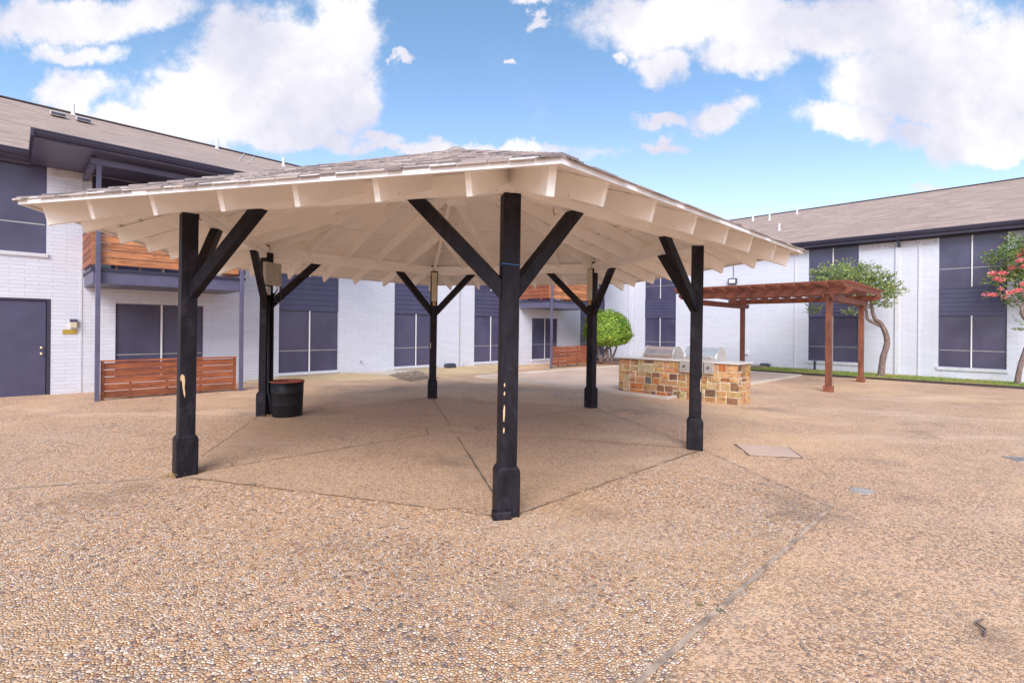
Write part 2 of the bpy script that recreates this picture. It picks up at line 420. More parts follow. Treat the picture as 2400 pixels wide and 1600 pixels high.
PAL2 = [(0.0, (0.60, 0.42, 0.27)), (0.20, (0.50, 0.33, 0.20)), (0.34, (0.68, 0.52, 0.38)), (0.48, (0.42, 0.31, 0.25)),
        (0.60, (0.62, 0.44, 0.28)), (0.72, (0.30, 0.23, 0.21)), (0.80, (0.72, 0.60, 0.48)), (0.92, (0.20, 0.15, 0.15)), (0.96, (0.48, 0.25, 0.14))]
M_COARSE = aggregate('coarse_pebble_aggregate', 0.0175, (0.62, 0.43, 0.28), 0.90, PAL1, 0.95, 1.1, (0.64, 0.45, 0.27), (1.07, 0.935, 0.84))
M_FINE = aggregate('fine_pebble_aggregate', 0.0145, (0.66, 0.47, 0.325), 0.74, PAL2, 0.65, 1.35, (0.74, 0.55, 0.35), (1.13, 0.985, 0.89))
M_SLAB = aggregate('smooth_aggregate_slab', 0.013, (0.60, 0.44, 0.33), 0.55, PAL2, 0.5, 1.3, (0.48, 0.33, 0.20), (0.96, 0.87, 0.79))

def f_conc(t, col=(0.60, 0.43, 0.34)):
    n = t.noise(t.obj, 0.8, 6, 0.6); f2 = t.noise(t.obj, 50, 3, 0.7)
    c = t.mix(t.smooth(n, 0.3, 0.7), tuple(x * 0.85 for x in col), tuple(min(1, x * 1.1) for x in col))
    c = t.mix(t.math('MULTIPLY', f2, 0.25), c, tuple(x * 0.7 for x in col))
    t.put(t.bs.inputs['Base Color'], c); t.put(t.bs.inputs['Roughness'], 0.85); bump(t, f2, 0.3, 0.003)
M_CONC = mat('pinkish_concrete', f_conc)
M_CONCL = mat('pale_concrete', lambda t: f_conc(t, (0.62, 0.54, 0.46)))
M_SAND = mat('sandy_berm', lambda t: f_conc(t, (0.42, 0.29, 0.13)))
M_DIRT = simple('bed_gravel', (0.22, 0.16, 0.12), 0.95, var=0.5, scale=30, bmp=1.0, bs=45)
M_JOINT = simple('joint_filler', (0.15, 0.11, 0.08), 0.9, var=0.3, scale=20)
M_FELT = simple('roofing_felt', (0.022, 0.016, 0.012), 0.9, var=0.3, scale=20)
M_JOINTL = simple('sand_filled_joint', (0.42, 0.31, 0.235), 0.95, var=0.45, scale=5, bmp=0.4, bs=90)
M_STEEL = simple('brushed_steel', (0.70, 0.66, 0.62), 0.36, metal=0.75, var=0.06, scale=8)
M_STEELC = simple('reflection_tinted_steel', (0.58, 0.42, 0.35), 0.36, metal=0.8, var=0.10, scale=5)  # plain steel, warm reflection of the paving painted into its base colour
M_GREYC = simple('worn_cast_cover', (0.36, 0.33, 0.32), 0.8, var=0.2, scale=20)
M_GALV = simple('galvanised_steel', (0.45, 0.44, 0.42), 0.45, metal=0.6, var=0.12, scale=9)
M_BOXG = simple('grey_enclosure', (0.40, 0.36, 0.31), 0.5, var=0.08, scale=4)
M_BARE = wood('bare_wood', (0.55, 0.36, 0.20), (0.75, 0.55, 0.33), 'Z')
M_PVC = simple('white_plastic', (0.72, 0.70, 0.70), 0.4, var=0.05)
M_LIGHTF = simple('aged_lens_plastic', (0.56, 0.50, 0.36), 0.4, var=0.08)
M_RUST = simple('rusty_red_metal', (0.30, 0.07, 0.045), 0.6, var=0.3, scale=12)
M_RED = simple('red_plastic', (0.75, 0.03, 0.03), 0.4, var=0.05)
M_BRASS = simple('polished_brass', (0.80, 0.68, 0.45), 0.25, metal=0.9, var=0.05)
M_GOLD = simple('brass_plate', (0.52, 0.36, 0.07), 0.35, metal=0.5, var=0.08)
M_BAIT = simple('bait_box_plastic', (0.045, 0.05, 0.075), 0.45, var=0.1)
M_COUNTER = simple('granite_counter', (0.62, 0.58, 0.56), 0.35, var=0.14, scale=55)
M_BLUE = simple('blue_string', (0.05, 0.20, 0.55), 0.6, var=0.05)
M_VENT = simple('vent_metal', (0.52, 0.48, 0.48), 0.5, metal=0.3, var=0.1)
M_DRUM = simple('black_drum_paint', (0.009, 0.009, 0.012), 0.5, var=0.4, scale=9, bmp=0.25, bs=20, spec=0.25)

def f_stone(t):
    a = attr(t)
    n = t.noise(t.obj, 11, 6, 0.65, 1.0); n2 = t.noise(t.obj, 40, 4, 0.6)
    c = t.mix(t.smooth(n, 0.42, 0.72), a, t.mix(1.0, a, (0.45, 0.30, 0.26), 'MULTIPLY'))
    c = t.mix(t.math('MULTIPLY', t.smooth(n2, 0.5, 0.7), 0.3), c, (0.55, 0.38, 0.18))
    t.put(t.bs.inputs['Base Color'], c); t.put(t.bs.inputs['Roughness'], 0.8)
    bump(t, t.math('ADD', n, t.math('MULTIPLY', n2, 0.4)), 0.8, 0.012)
M_STONE = mat('sandstone_blocks', f_stone)
M_MORTAR = simple('stone_mortar', (0.70, 0.61, 0.46), 0.9, var=0.15, scale=20, bmp=0.5)

def f_leaf(t):
    a = attr(t)
    t.put(t.bs.inputs['Base Color'], a); t.put(t.bs.inputs['Roughness'], 0.5)
    tr = t.new('ShaderNodeBsdfTranslucent'); t.put(tr.inputs[0], t.mix(1.0, a, (1.0, 1.1, 0.6), 'MULTIPLY'))
    ms = t.new('ShaderNodeMixShader'); ms.inputs[0].default_value = 0.3
    t.l.new(t.bs.outputs[0], ms.inputs[1]); t.l.new(tr.outputs[0], ms.inputs[2])
    for nd in t.n:
        if nd.type == 'OUTPUT_MATERIAL': t.l.new(ms.outputs[0], nd.inputs[0])
M_LEAF = mat('leaf', f_leaf)
def f_bark(t):
    n = t.noise(t.mapping(t.obj, scale=(4, 4, 1)), 9, 5, 0.65)
    c = t.ramp(n, [(0.3, (0.09, 0.06, 0.055)), (0.5, (0.19, 0.13, 0.115)), (0.7, (0.33, 0.25, 0.21))])
    t.put(t.bs.inputs['Base Color'], c); t.put(t.bs.inputs['Roughness'], 0.85); bump(t, n, 0.8, 0.015)
M_BARK = mat('mottled_bark', f_bark)

# ---------------------------------------------------------------- site frame
CA, SA = math.cos(R(45.25)), math.sin(R(45.25))
def gz(x, y): return -0.0075 * x
LO = (-9.61, 10.39); RO = (15.57, 16.8)
def offL(x, y):      # distance of a ground point in front of the left building's wall, and along it
    dx, dy = x - LO[0], y - LO[1]
    return dx * SA - dy * CA, dx * CA + dy * SA
def ss(a, b, x):
    t = min(1, max(0, (x - a) / (b - a))); return t * t * (3 - 2 * t)
def berm(x, y):
    o, s_ = offL(x, y)
    return 0.10 * ss(1.5, 0.1, o) * ss(3.4, 4.6, s_) * (1 - 0.7 * ss(13.3, 14.2, s_)) if o > -1 else 0.0
def g(x, y, h=0.0): return (x, y, gz(x, y) + h)

rng = random.Random(7)

# ================================================================= GROUND
def lines(a, b, step, far):
    xs = list(far[0]); x = a
    while x <= b + 1e-6: xs.append(round(x, 3)); x += step
    return xs + list(far[1])
gx = lines(-14, 14, 0.35, ((-400, -150, -60, -25), (25, 60, 150, 400)))
gy = lines(-4, 30, 0.35, ((-400, -150, -40, -12), (45, 90, 200, 400)))
mb = MB(); vs = []; fs = []
for yv in gy:
    for xv in gx: vs.append((xv, yv, gz(xv, yv) * (1 if abs(xv) < 30 else 30 / abs(xv)) + berm(xv, yv)))
nx = len(gx)
for j in range(len(gy) - 1):
    for i in range(nx - 1): fs.append((j * nx + i, j * nx + i + 1, (j + 1) * nx + i + 1, (j + 1) * nx + i))
mb.add(vs, fs)
tag(mb.build('ground', M_FINE, smooth=True), 'fine sandy pebble paving over the whole courtyard', None, None, 'structure')

GC = (-0.874, 7.436); GR = 3.406; GT = -1.323
def hexp(rad, k, c=GC): a = GT - k * math.pi / 3; return (c[0] + rad * math.cos(a), c[1] + rad * math.sin(a))
# coarse pebble paving around the gazebo
u = (CA, SA); vdir = (CA, -SA)
F_ = hexp(3.5, 5); C_ = hexp(3.5, 2)
poly = [F_, (2.86, 4.42), (0.49, 2.0), (-2.3, -0.9), (-12, -8), (-17, -2), (-11.4, 4.6), (-6.9, 6.75), (C_[0] - 1.2, C_[1] - 0.08), C_, GC]
mb = MB(); mb.add([g(x, y, 0.004) for x, y in poly], [tuple(range(len(poly)))[::-1]])
tag(mb.build('pebble_pavement', M_COARSE), 'coarse cream and tan pebble paving in front of the gazebo', None, None, 'structure')
mb = MB(); rim_ = []
for k in range(6):
    p, q = hexp(3.5, k), hexp(3.5, k + 1); L_ = 70
    for i in range(L_):
        t_ = i / L_; am_ = GT - (k + .5) * math.pi / 3
        o_ = (rng.uniform(-.035, .02) + .02 * math.sin(i * .6 + k)) * (1.6 if k in (0, 5) else .35)
        rim_.append((p[0] * (1 - t_) + q[0] * t_ + math.cos(am_) * o_, p[1] * (1 - t_) + q[1] * t_ + math.sin(am_) * o_))
mb.add([g(*p_, 0.008) for p_ in rim_], [tuple(range(len(rim_)))[::-1]])
tag(mb.build('gazebo_floor', M_SLAB), 'smooth six sided aggregate floor slab under the gazebo', None, None, 'structure')
def strip(m, p, q, wd, h, wob=0.0):
    p, q = Vector((p[0], p[1])), Vector((q[0], q[1])); d = (q - p); L = d.length; d.normalize(); n_ = Vector((-d.y, d.x))
    k = max(1, int(L / 0.12)); A = []; B = []
    for i in range(k + 1):
        c = p + d * (L * i / k); ww = wd * (1 + rng.uniform(-wob, wob)); o = rng.uniform(-wob, wob) * wd * 0.5
        a = c + n_ * (ww / 2 + o); b = c - n_ * (ww / 2 - o)
        A.append(g(a.x, a.y, h)); B.append(g(b.x, b.y, h))
    m.add(A + B, [(i, k + 1 + i, k + 2 + i, i + 1) for i in range(k)])
mb = MB()
INN = [(-0.75, 6.97), (-1.19, 7.1), (-1.28, 7.52), (-0.97, 7.84), (-0.55, 7.71), (-0.42, 7.26)]
for k in range(6):
    strip(mb, INN[k], hexp(3.36, k), 0.020 if k == 0 else 0.010, 0.012, 0.4)
for a, b in ((1, 2), (2, 3), (3, 4), (4, 5)): strip(mb, INN[a], INN[b], 0.012, 0.0125, 0.3)
for k in range(6): strip(mb, hexp(3.5, k), hexp(3.5, k + 1), 0.010 if k == 5 else 0.007, 0.0123, 0.9)
tag(mb.build('floor_joints', M_JOINT), 'dark narrow joints radiating across the gazebo floor', None, None, 'structure')
mb = MB(); strip(mb, (2.9, 4.46), (-0.2, 1.43), 0.030, 0.0085, 0.25)
strip(mb, F_, (2.86, 4.42), 0.018, 0.0087, 0.6)
strip(mb, hexp(3.6, 1), (-12, 2.0), 0.02, 0.0088, 0.6)
tag(mb.build('pavement_joint', M_JOINTL), 'sand filled joint crossing the pebble paving', None, None, 'structure')

# concrete court with pale curb
CW, CS, CE, CN = (-1.08, 15.39), (3.51, 11.22), (10.3, 17.73), (5.9, 22.2)
mb = MB(); mb.add([g(*p, 0.02) for p in (CW, CS, CE, CN)] + [g(*p, -0.1) for p in (CW, CS, CE, CN)],
                  [(0, 1, 2, 3), (0, 4, 5, 1), (1, 5, 6, 2), (2, 6, 7, 3), (3, 7, 4, 0)])
tag(mb.build('concrete_court', M_CONC), 'flat pinkish concrete court behind the stone barbecue island', None, None, 'structure')
mb = MB()
for a, b in ((CW, CS), (CS, CE), (CE, CN), (CN, CW)):
    d = Vector((b[0] - a[0], b[1] - a[1])).normalized() * 0.035
    mb.beam(g(a[0] - d.x, a[1] - d.y, 0.0225), g(b[0] + d.x, b[1] + d.y, 0.0225), 0.09, 0.075)
tag(mb.build('court_curb', M_CONCL, bevel=0.01), 'pale low concrete curb round the court', None, None, 'structure')
# pale concrete aprons by the left wall
def Lw(s_, off, h=0.0):
    x = LO[0] + CA * s_ + SA * off; y = LO[1] + SA * s_ - CA * off
    return (x, y, gz(x, y) + berm(x, y) + h)
def Rw(s_, off, h=0.0):
    x = RO[0] + CA * s_ - SA * off; y = RO[1] - SA * s_ - CA * off
    return (x, y, gz(x, y) + h)
# smooth sandy apron sloping up to the left wall
mb = MB(); vs = []; n_a = 60
for i in range(n_a + 1):
    s_ = 3.7 + (14.0 - 3.7) * i / n_a; w_ = (0.5 + 1.05 * ss(0, .25, i / n_a) * ss(1, .8, i / n_a)) * (1 + .12 * math.sin(i * .35) + .05 * math.sin(i * 1.7))
    for t_ in (0, .12, .25, .4, .55, .7, .85, 1.0):
        vs.append(Lw(s_, -.02 + (w_ + .02) * t_, 0.009 - .004 * t_))
mb.add(vs, [(i * 8 + j, i * 8 + j + 1, (i + 1) * 8 + j + 1, (i + 1) * 8 + j) for i in range(n_a) for j in range(7)])
tag(mb.build('wall_apron', mat('ochre_cement', lambda t: f_conc(t, (0.56, 0.41, 0.24))), smooth=True), 'smooth ochre cement apron sloping up to the foot of the left wall', None, None, 'structure')
# gravel bed
mb = MB(); BEDP = [(-3.7, 15.1), (-2.85, 13.95), (-2.15, 15.0), (-3.1, 16.3)]
cxb = sum(p[0] for p in BEDP) / 4; cyb = sum(p[1] for p in BEDP) / 4
ring = []
for i in range(4):
    p, q = BEDP[i], BEDP[(i + 1) % 4]
    for k in range(6):
        t_ = k / 6; ring.append((p[0] * (1 - t_) + q[0] * t_ + rng.uniform(-.03, .03), p[1] * (1 - t_) + q[1] * t_ + rng.uniform(-.03, .03)))
vs = [g(x, y, berm(x, y) + 0.012) for x, y in ring]; n_ = len(vs)
for sc_, hh in ((0.6, 0.05), (0.25, 0.10)):
    vs += [g(cxb + (x - cxb) * sc_, cyb + (y - cyb) * sc_, berm(x, y) * 0.8 + hh + rng.uniform(-.02, .02)) for x, y in ring]
vs.append(g(cxb, cyb, 0.13 + 0.05)); fs = []
for lv in range(2):
    for i in range(n_): fs.append((lv * n_ + i, lv * n_ + (i + 1) % n_, (lv + 1) * n_ + (i + 1) % n_, (lv + 1) * n_ + i))
for i in range(n_): fs.append((2 * n_ + i, 2 * n_ + (i + 1) % n_, 3 * n_))
mb.add(vs, fs)
for i in range(500):
    x = cxb + rng.uniform(-.6, .6); y = cyb + rng.uniform(-.9, .9)
    if abs((x - cxb) / .75) + abs((y - cyb) / 1.15) > 0.85: continue
    r_ = rng.uniform(.015, .035); c_ = rng.choice([(.30, .22, .17), (.15, .11, .09), (.42, .35, .29)])
    b0 = g(x, y, 0.05 + berm(x, y) * 0.9 + 0.07 * max(0, 1 - abs(x - cxb) - abs(y - cyb)))
    mb.add([(b0[0] - r_, b0[1], b0[2]), (b0[0] + r_, b0[1], b0[2]), (b0[0], b0[1] + r_, b0[2]), (b0[0], b0[1] - r_, b0[2]), (b0[0], b0[1], b0[2] + r_)],
           [(0, 3, 4), (3, 1, 4), (1, 2, 4), (2, 0, 4)], c_)
M_GRAVEL = mat('loose_gravel', lambda t: (t.put(t.bs.inputs['Base Color'], t.mix(0.5, attr(t), t.mix(t.noise(t.obj, 30, 4), (0.09, 0.065, 0.05), (0.36, 0.27, 0.22)), 'MULTIPLY' if False else 'MIX')), t.put(t.bs.inputs['Roughness'], 0.95)))
for i in range(n_ * 3): mb.c[i] = (0.2, 0.15, 0.12)
tag(mb.build('gravel_bed', M_GRAVEL), 'small square bed of brown gravel cut into the paving by the wall', 'gravel', None, 'stuff')
mb = MB()
for a, b in ((0, 1), (1, 2), (2, 3), (3, 0)): pass
P1_, P2_ = (-5.6, 13.6), (-2.9, 13.7)
q = [(-4.9, 14.9), (-3.75, 15.12), (-3.15, 16.4), (-4.3, 15.9)]
mb.add([g(x, y, berm(x, y) + 0.016) for x, y in q], [(0, 1, 2, 3)])
tag(mb.build('path', M_CONCL), 'pale concrete strip beside the gravel bed', None, None, 'structure')

# grass strip with dark edging along the right wall, mulch bed near the corner
E0, E1 = (9.2, 19.55), (17.5, 12.4)
mb = MB()
A = [Rw(-9.2, -0.02, 0.05), Rw(8.5, -0.02, 0.05), (E1[0], E1[1], gz(*E1) + 0.045), (E0[0], E0[1], gz(*E0) + 0.045)]
mb.add(A, [(3, 2, 1, 0)])
tag(mb.build('lawn_soil', simple('lawn_soil', (0.22, 0.24, 0.07), 0.95, var=0.4, scale=6)), 'soil of the narrow lawn strip', None, None, 'structure')
mb = MB(); mb.beam((E0[0], E0[1], gz(*E0) + 0.02), (E1[0], E1[1], gz(*E1) + 0.02), 0.02, 0.11)
tag(mb.build('lawn_edging', simple('dark_edging', (0.04, 0.028, 0.03), 0.6)), 'thin dark metal edging in front of the grass strip', 'edging')
mb = MB()
for i in range(26000):
    t_ = rng.random(); f_ = rng.random()
    a = Vector(A[0]) * (1 - t_) + Vector(A[1]) * t_; b = Vector(A[3]) * (1 - t_) + Vector(A[2]) * t_
    p = a * (1 - f_) + b * f_
    dry = math.sin(p.x * 1.7) * math.sin(p.y * 2.3 + 1) + rng.uniform(-.8, .8) + (0.5 if f_ > 0.8 else 0)
    c_ = rng.choice([(0.26, 0.36, 0.08), (0.18, 0.30, 0.06), (0.36, 0.42, 0.12)]) if dry < 0.35 else rng.choice([(0.58, 0.44, 0.18), (0.48, 0.38, 0.16)])
    h_ = rng.uniform(.03, .075); an = rng.uniform(0, 6.28); w_ = rng.uniform(.006, .012)
    dx, dy = math.cos(an) * w_, math.sin(an) * w_; lx, ly = rng.uniform(-.03, .03), rng.uniform(-.03, .03)
    mb.add([(p.x - dx, p.y - dy, p.z - .005), (p.x + dx, p.y + dy, p.z - .005), (p.x + lx, p.y + ly, p.z + h_)], [(0, 1, 2)], c_)
tag(mb.build('grass', M_LEAF), 'short patchy green and straw grass strip along the right wall', 'grass', None, 'stuff')
# mulch bed round the topiary
mb = MB()
M0 = [(2.2, 22.9), (9.0, 19.75), (11.0, 21.2), (6.2, 26.1)]
mb.add([g(*p, 0.12) for p in M0] + [g(*p, -0.1) for p in M0], [(0, 1, 2, 3), (0, 4, 5, 1), (1, 5, 6, 2), (2, 6, 7, 3), (3, 7, 4, 0)])
tag(mb.build('mulch_bed', M_DIRT), 'raised dark mulch bed in the far corner', None, None, 'structure')
mb = MB(); mb.beam(g(*M0[0], 0.075), g(*M0[1], 0.075), 0.06, 0.16)
tag(mb.build('bed_edging', simple('timber_edging', (0.13, 0.075, 0.055), 0.8, var=0.3)), 'dark timber edging in front of the far corner mulch bed', 'edging')

# ================================================================= BUILDINGS
def wall_grid(x0, x1, z0, z1, holes, th=0.25, y=0.0):
    m = MB()
    xs = sorted({x0, x1} | {h[0] for h in holes} | {h[1] for h in holes}); zs = sorted({z0, z1} | {h[2] for h in holes} | {h[3] for h in holes})
    for i in range(len(xs) - 1):
        for j in range(len(zs) - 1):
            cx, cz = (xs[i] + xs[i + 1]) / 2, (zs[j] + zs[j + 1]) / 2
            if any(h[0] < cx < h[1] and h[2] < cz < h[3] for h in holes): continue
            m.box(xs[i], xs[i + 1], y, y + th, zs[j], zs[j + 1])
    return m
def window(parent, x0, x1, z0, z1, transom, bar=0.045, sill=False, label=None):
    m = MB(); cx = (x0 + x1) / 2; y = 0.05
    m.box(cx - bar / 2, cx + bar / 2, y - 0.02, y + 0.03, z0, z1)
    m.box(x0, x0 + 0.025, y, y + 0.03, z0, z1); m.box(x1 - 0.025, x1, y, y + 0.03, z0, z1)
    m.box(x0 + .025, cx - bar / 2, y, y + 0.03, z0, z0 + 0.02); m.box(cx + bar / 2, x1 - .025, y, y + 0.03, z0, z0 + 0.02)
    m.box(x0 + .025, cx - bar / 2, y, y + 0.03, z1 - .02, z1); m.box(cx + bar / 2, x1 - .025, y, y + 0.03, z1 - .02, z1)
    f = m.build('window', M_DARK, parent, label=label)
    mm = MB(); mm.box(cx - bar * .4, cx + bar * .4, y - 0.032, y - 0.021, z0 + .005, z1 - .005); mm.build('mullion', M_TRIM, f)
    for a, b in ((x0 + .025, cx - bar / 2), (cx + bar / 2, x1 - .025)):
        s_ = MB(); s_.box(a, b, y + 0.008, y + 0.014, z0 + .02, z1 - .02); s_.build('screen', M_SCREEN, f)
        if transom:
            s_ = MB(); s_.box(a, b, y + 0.001, y + 0.0075, transom - .011, transom + .011); s_.build('crossbar', M_GALV, f)
    if sill:
        s_ = MB(); x = x0 - .04
        while x < x1 + .02:
            s_.box(x, min(x + .066, x1 + .04), -0.05, 0.06, z0 - .11, z0 - 0.004 + rng.uniform(-.004, .003)); x += .072
        s_.build('sill', M_TRIMB, f)
    return f
M_TRIMB = simple('painted_sill_brick', (0.62, 0.61, 0.66), 0.6, var=0.08, scale=10)
def siding(parent, x0, x1, z0, z1, n=6):
    m = MB(); m.box(x0, x1, 0.035, 0.06, z0, z1)
    m.box(x0, x0 + .07, 0.012, 0.035, z0, z1); m.box(x1 - .07, x1, 0.012, 0.035, z0, z1)
    m.box(x0 + .07, x1 - .07, 0.012, 0.035, z1 - .05, z1)
    h_ = (z1 - .05 - z0) / n
    for i in range(n):
        a, b = z0 + i * h_, z0 + (i + 1) * h_ - .009
        m.hexa([(x0 + .07, 0.012, a), (x1 - .07, 0.012, a), (x1 - .07, .035, a), (x0 + .07, .035, a), (x0 + .07, 0.026, b), (x1 - .07, 0.026, b), (x1 - .07, .035, b), (x0 + .07, .035, b)])
    return m.build('siding_panel', M_DARK, parent)
def slats(m, x0, x1, y, z0, z1, n, th=0.022, gap=0.012, axis='x', var=0.28, breaks=2):
    h_ = (z1 - z0) / n
    for i in range(n):
        cuts = sorted([x0, x1] + [x0 + (x1 - x0) * rng.uniform(.25, .75) for _ in range(rng.randint(0, breaks))])
        for a, b in zip(cuts[:-1], cuts[1:]):
            c_ = 1 + rng.uniform(-var, var); a2, b2 = a + .001, b - .001
            if axis == 'x': m.box(a2, b2, y, y + th, z0 + i * h_, z0 + (i + 1) * h_ - gap, c_)
            else: m.box(y, y + th, a2, b2, z0 + i * h_, z0 + (i + 1) * h_ - gap, c_)

def ext_roof(parent, s0, s1, z_e, with_soffit=True):
    pass

# ---- left building
LZ = 0.03
BL_ = empty('apartment_building', 'white painted brick two storey building with door and balconies, running from the left edge', 'building',
            (LO[0], LO[1], LZ), R(45.25))
cols = [(4.57, 6.28), (8.2, 9.91), (11.64, 13.36), (18.2, 20.2)]
holes = [(a, b, 0.215, 4.80) for a, b in cols]
holes += [(-0.98, -0.02, 0.03, 2.035), (-1.9, -0.10, 2.967, 4.80), (-6.5, -4.8, 0.215, 4.80),
          (1.04, 2.76, 0.215, 1.987), (14.85, 16.54, 0.198, 1.94), (0.95, 2.9, 2.62, 4.62), (14.6, 16.3, 2.62, 4.62)]
wall_grid(-9, 22.4, -0.5, 4.86, holes).build('wall', M_BRICK, BL_)
m = MB(); m.box(-9, 29.5, 0.25, 12.6, -0.5, 4.86); m.build('inner_wall', M_DARKER, BL_)
for a, b in cols + [(-6.5, -4.8)]:
    window(BL_, a, b, 0.215, 1.955, 0.82); siding(BL_, a, b, 1.955, 2.93); window(BL_, a, b, 2.93, 4.80, 3.57)
window(BL_, -1.9, -0.10, 2.967, 4.80, 3.57)
window(BL_, 1.04, 2.76, 0.215, 1.987, 0.83); window(BL_, 14.85, 16.54, 0.198, 1.94, 0.82)
window(BL_, 0.95, 2.9, 2.62, 4.62, None); window(BL_, 14.6, 16.3, 2.62, 4.62, None)
# white sills and surrounds
for a, b, z in ((1.04, 2.76, 0.215), (14.85, 16.54, 0.198), (-1.9, -0.1, 2.967), (4.57, 6.28, .215), (8.2, 9.91, .215), (11.64, 13.36, .215)):
    m = MB(); m.box(a - .03, b + .03, -0.035, 0.05, z - .075, z - .004); m.build('sill', M_TRIMB, BL_)
# soldier course under the eave
M_SOLD = simple('soldier_course_paint', (0.55, 0.52, 0.55), 0.6, var=0.16, scale=9)
def soldier(a, b, z0, z1, parent):
    m = MB(); m.box(a, b, -0.008, 0.0, z0, z1); x = a
    while x < b: m.box(x, min(x + .070, b), -0.013, -0.0075, z0, z1, 1.0); x += .078
    m.build('soldier_course', M_SOLD, parent)
for a, b in ((-0.08, 0.9), (3.6, 4.5), (6.33, 8.15), (9.96, 11.6), (13.4, 14.5), (16.4, 18.1)): soldier(a, b, 4.60, 4.80, BL_)
for a, b in ((.62, 3.45), (14.2, 17.0)):
    m = MB(); m.box(a, b, -.022, .0, 4.34, 4.74); m.build('lintel_panel', M_DARKER, BL_)
m = MB(); m.box(0.43, 0.47, -0.012, 0.0, -0.4, 4.6); m.build('trim_strip', M_TRIMB, BL_)
m = MB(); m.tube([(10.91, -0.025, 0.05), (10.91, -0.025, 4.7)], 0.014, 6); m.build('conduit', M_GALV, BL_)
# door
d = MB(); d.box(-0.93, -0.095, 0.03, 0.075, 0.035, 1.985); door = d.build('door', M_DARK, BL_, bevel=0.004)
m = MB(); m.box(-0.085, -0.02, 0.0, 0.1, 0.03, 2.035); m.box(-0.98, -0.94, 0.0, 0.1, 0.03, 2.035); m.box(-0.94, -0.085, 0.0, 0.1, 1.993, 2.035)
m.build('door_frame', M_DARKER, door)
for z in (0.895, 1.02):
    m = MB(); m.lathe([(0.0, 0.0), (0.030, 0.0), (0.030, 0.008), (0.012, 0.014), (0.012, 0.03), (0.026, 0.04), (0.028, 0.055), (0.018, 0.066), (0.0, 0.068)], 16)
    k = m.build('door_knob' if z < 1 else 'deadbolt', M_BRASS, door, smooth=True); k.rotation_euler = (R(90), 0, 0); k.location = (-0.16, 0.03, z)
m = MB(); m.box(-1.3, 0.06, -0.42, -0.0, -0.12, 0.03)
tag(m.build('door_step', M_CONCL, None, bevel=0.012), 'low pale concrete step at the foot of the dark door', 'step')
o = bpy.data.objects['door_step']; o.location = BL_.location; o.rotation_euler = BL_.rotation_euler

def roof_left():
    z0, sl, e0 = 4.93, 0.455, -0.35
    zr = z0 + sl * 6.85; S0, S1 = -9.4, 30.5
    m = MB()
    m.add([(S0, e0, z0), (S1, e0, z0), (S1, 6.5, zr), (S0, 6.5, zr), (S0, 13.35, z0), (S1, 13.35, z0)],
          [(0, 1, 2, 3), (3, 2, 5, 4)])
    m.add([(S0, e0, z0 - .05), (S1, e0, z0 - .05), (S1, 6.5, zr - .05), (S0, 6.5, zr - .05)], [(3, 2, 1, 0)])
    rf = m.build('roof', M_SHINGLE, BL_)
    m = MB(); m.beam((S0, 6.5, zr + .005), (S1, 6.5, zr + .005), 0.22, 0.03); m.build('ridge_cap', simple('ridge_shingle', (0.10, 0.085, 0.10), 0.9), rf)
    return rf, zr
rfL, zrL = roof_left()
def gutter(m, a, b, y, zt, hgt=0.12, wd=0.11):
    pr = [(a, y, zt), (a, y - wd, zt), (a, y - wd, zt - .025), (a, y - wd + .012, zt - .03), (a, y - wd + .02, zt - .07), (a, y - wd + .045, zt - hgt), (a, y, zt - hgt)]
    m.prism(pr, (b - a, 0, 0))
m = MB()
# eave of the main roof between balcony roofs, soffit and gutter
EXT = [(-0.35, 6.05), (13.25, 19.6)]
segs = [(-9.4, -0.35), (6.05, 13.25), (19.6, 22.0)]
for a, b in segs: gutter(m, a, b, -0.35, 4.945)
for a, b in EXT:
    gutter(m, a, b, -2.05, 4.915)
    for xe, sgn in ((a, -1), (b, 1)):
        m.box(xe - .04 if sgn < 0 else xe, xe if sgn < 0 else xe + .04, -2.16, -0.35, 4.78, 4.915)
m.build('gutter', M_DARKER, rfL)
m = MB()
for a, b in segs: m.box(a, b, -0.349, 0.0, 4.80, 4.84); m.box(a, b, -0.05, 0.0, 4.74, 4.80)
for a, b in EXT: m.box(a, b, -2.049, 0.0, 4.76, 4.80)
m.build('soffit', M_BALC, rfL)
m = MB()
for a, b in EXT:
    c_ = (a + b) / 2
    ap = (c_, 5.3, 7.52)
    m.add([(a - .03, -2.08, 4.92), (b + .03, -2.08, 4.92), ap, (a - .03, -0.30, 4.95), (b + .03, -0.30, 4.95)], [(0, 1, 2), (0, 2, 3), (1, 4, 2)])
m.build('balcony_roof', M_SHINGLE, rfL)
def vent(parent, x, y, z):
    v_ = MB(); v_.hexa([(x - .17, y - .17, z - .02), (x + .17, y - .17, z - .02), (x + .17, y + .2, z + .10), (x - .17, y + .2, z + .10),
                        (x - .17, y - .17, z + .10), (x + .17, y - .17, z + .10), (x + .17, y + .12, z + .17), (x - .17, y + .12, z + .17)])
    o_ = v_.build('roof_vent', M_VENT, parent, bevel=0.02)
    s_ = MB(); s_.box(x - .15, x + .15, y - .176, y - .171, z + .005, z + .075); s_.build('vent_louvre', M_BAIT, o_)
vent(rfL, 0.30, 5.15, 7.43 + .0); vent(rfL, 0.86, 5.22, 7.46)
def vpipe(parent, x, y, z, h_=0.32):
    v_ = MB(); v_.tube([(x, y, z - .05), (x, y, z + h_)], 0.045, 10); v_.lathe([(0.10, -0.04), (0.055, 0.02), (0.045, 0.03)], 12, (x, y, z)); v_.build('vent_pipe', M_PVC, parent)
vpipe(rfL, 0.71, 6.4, 8.0); vpipe(rfL, 4.64, 6.3, 7.96); vpipe(rfL, 6.78, 5.73, 7.69)
m = MB()
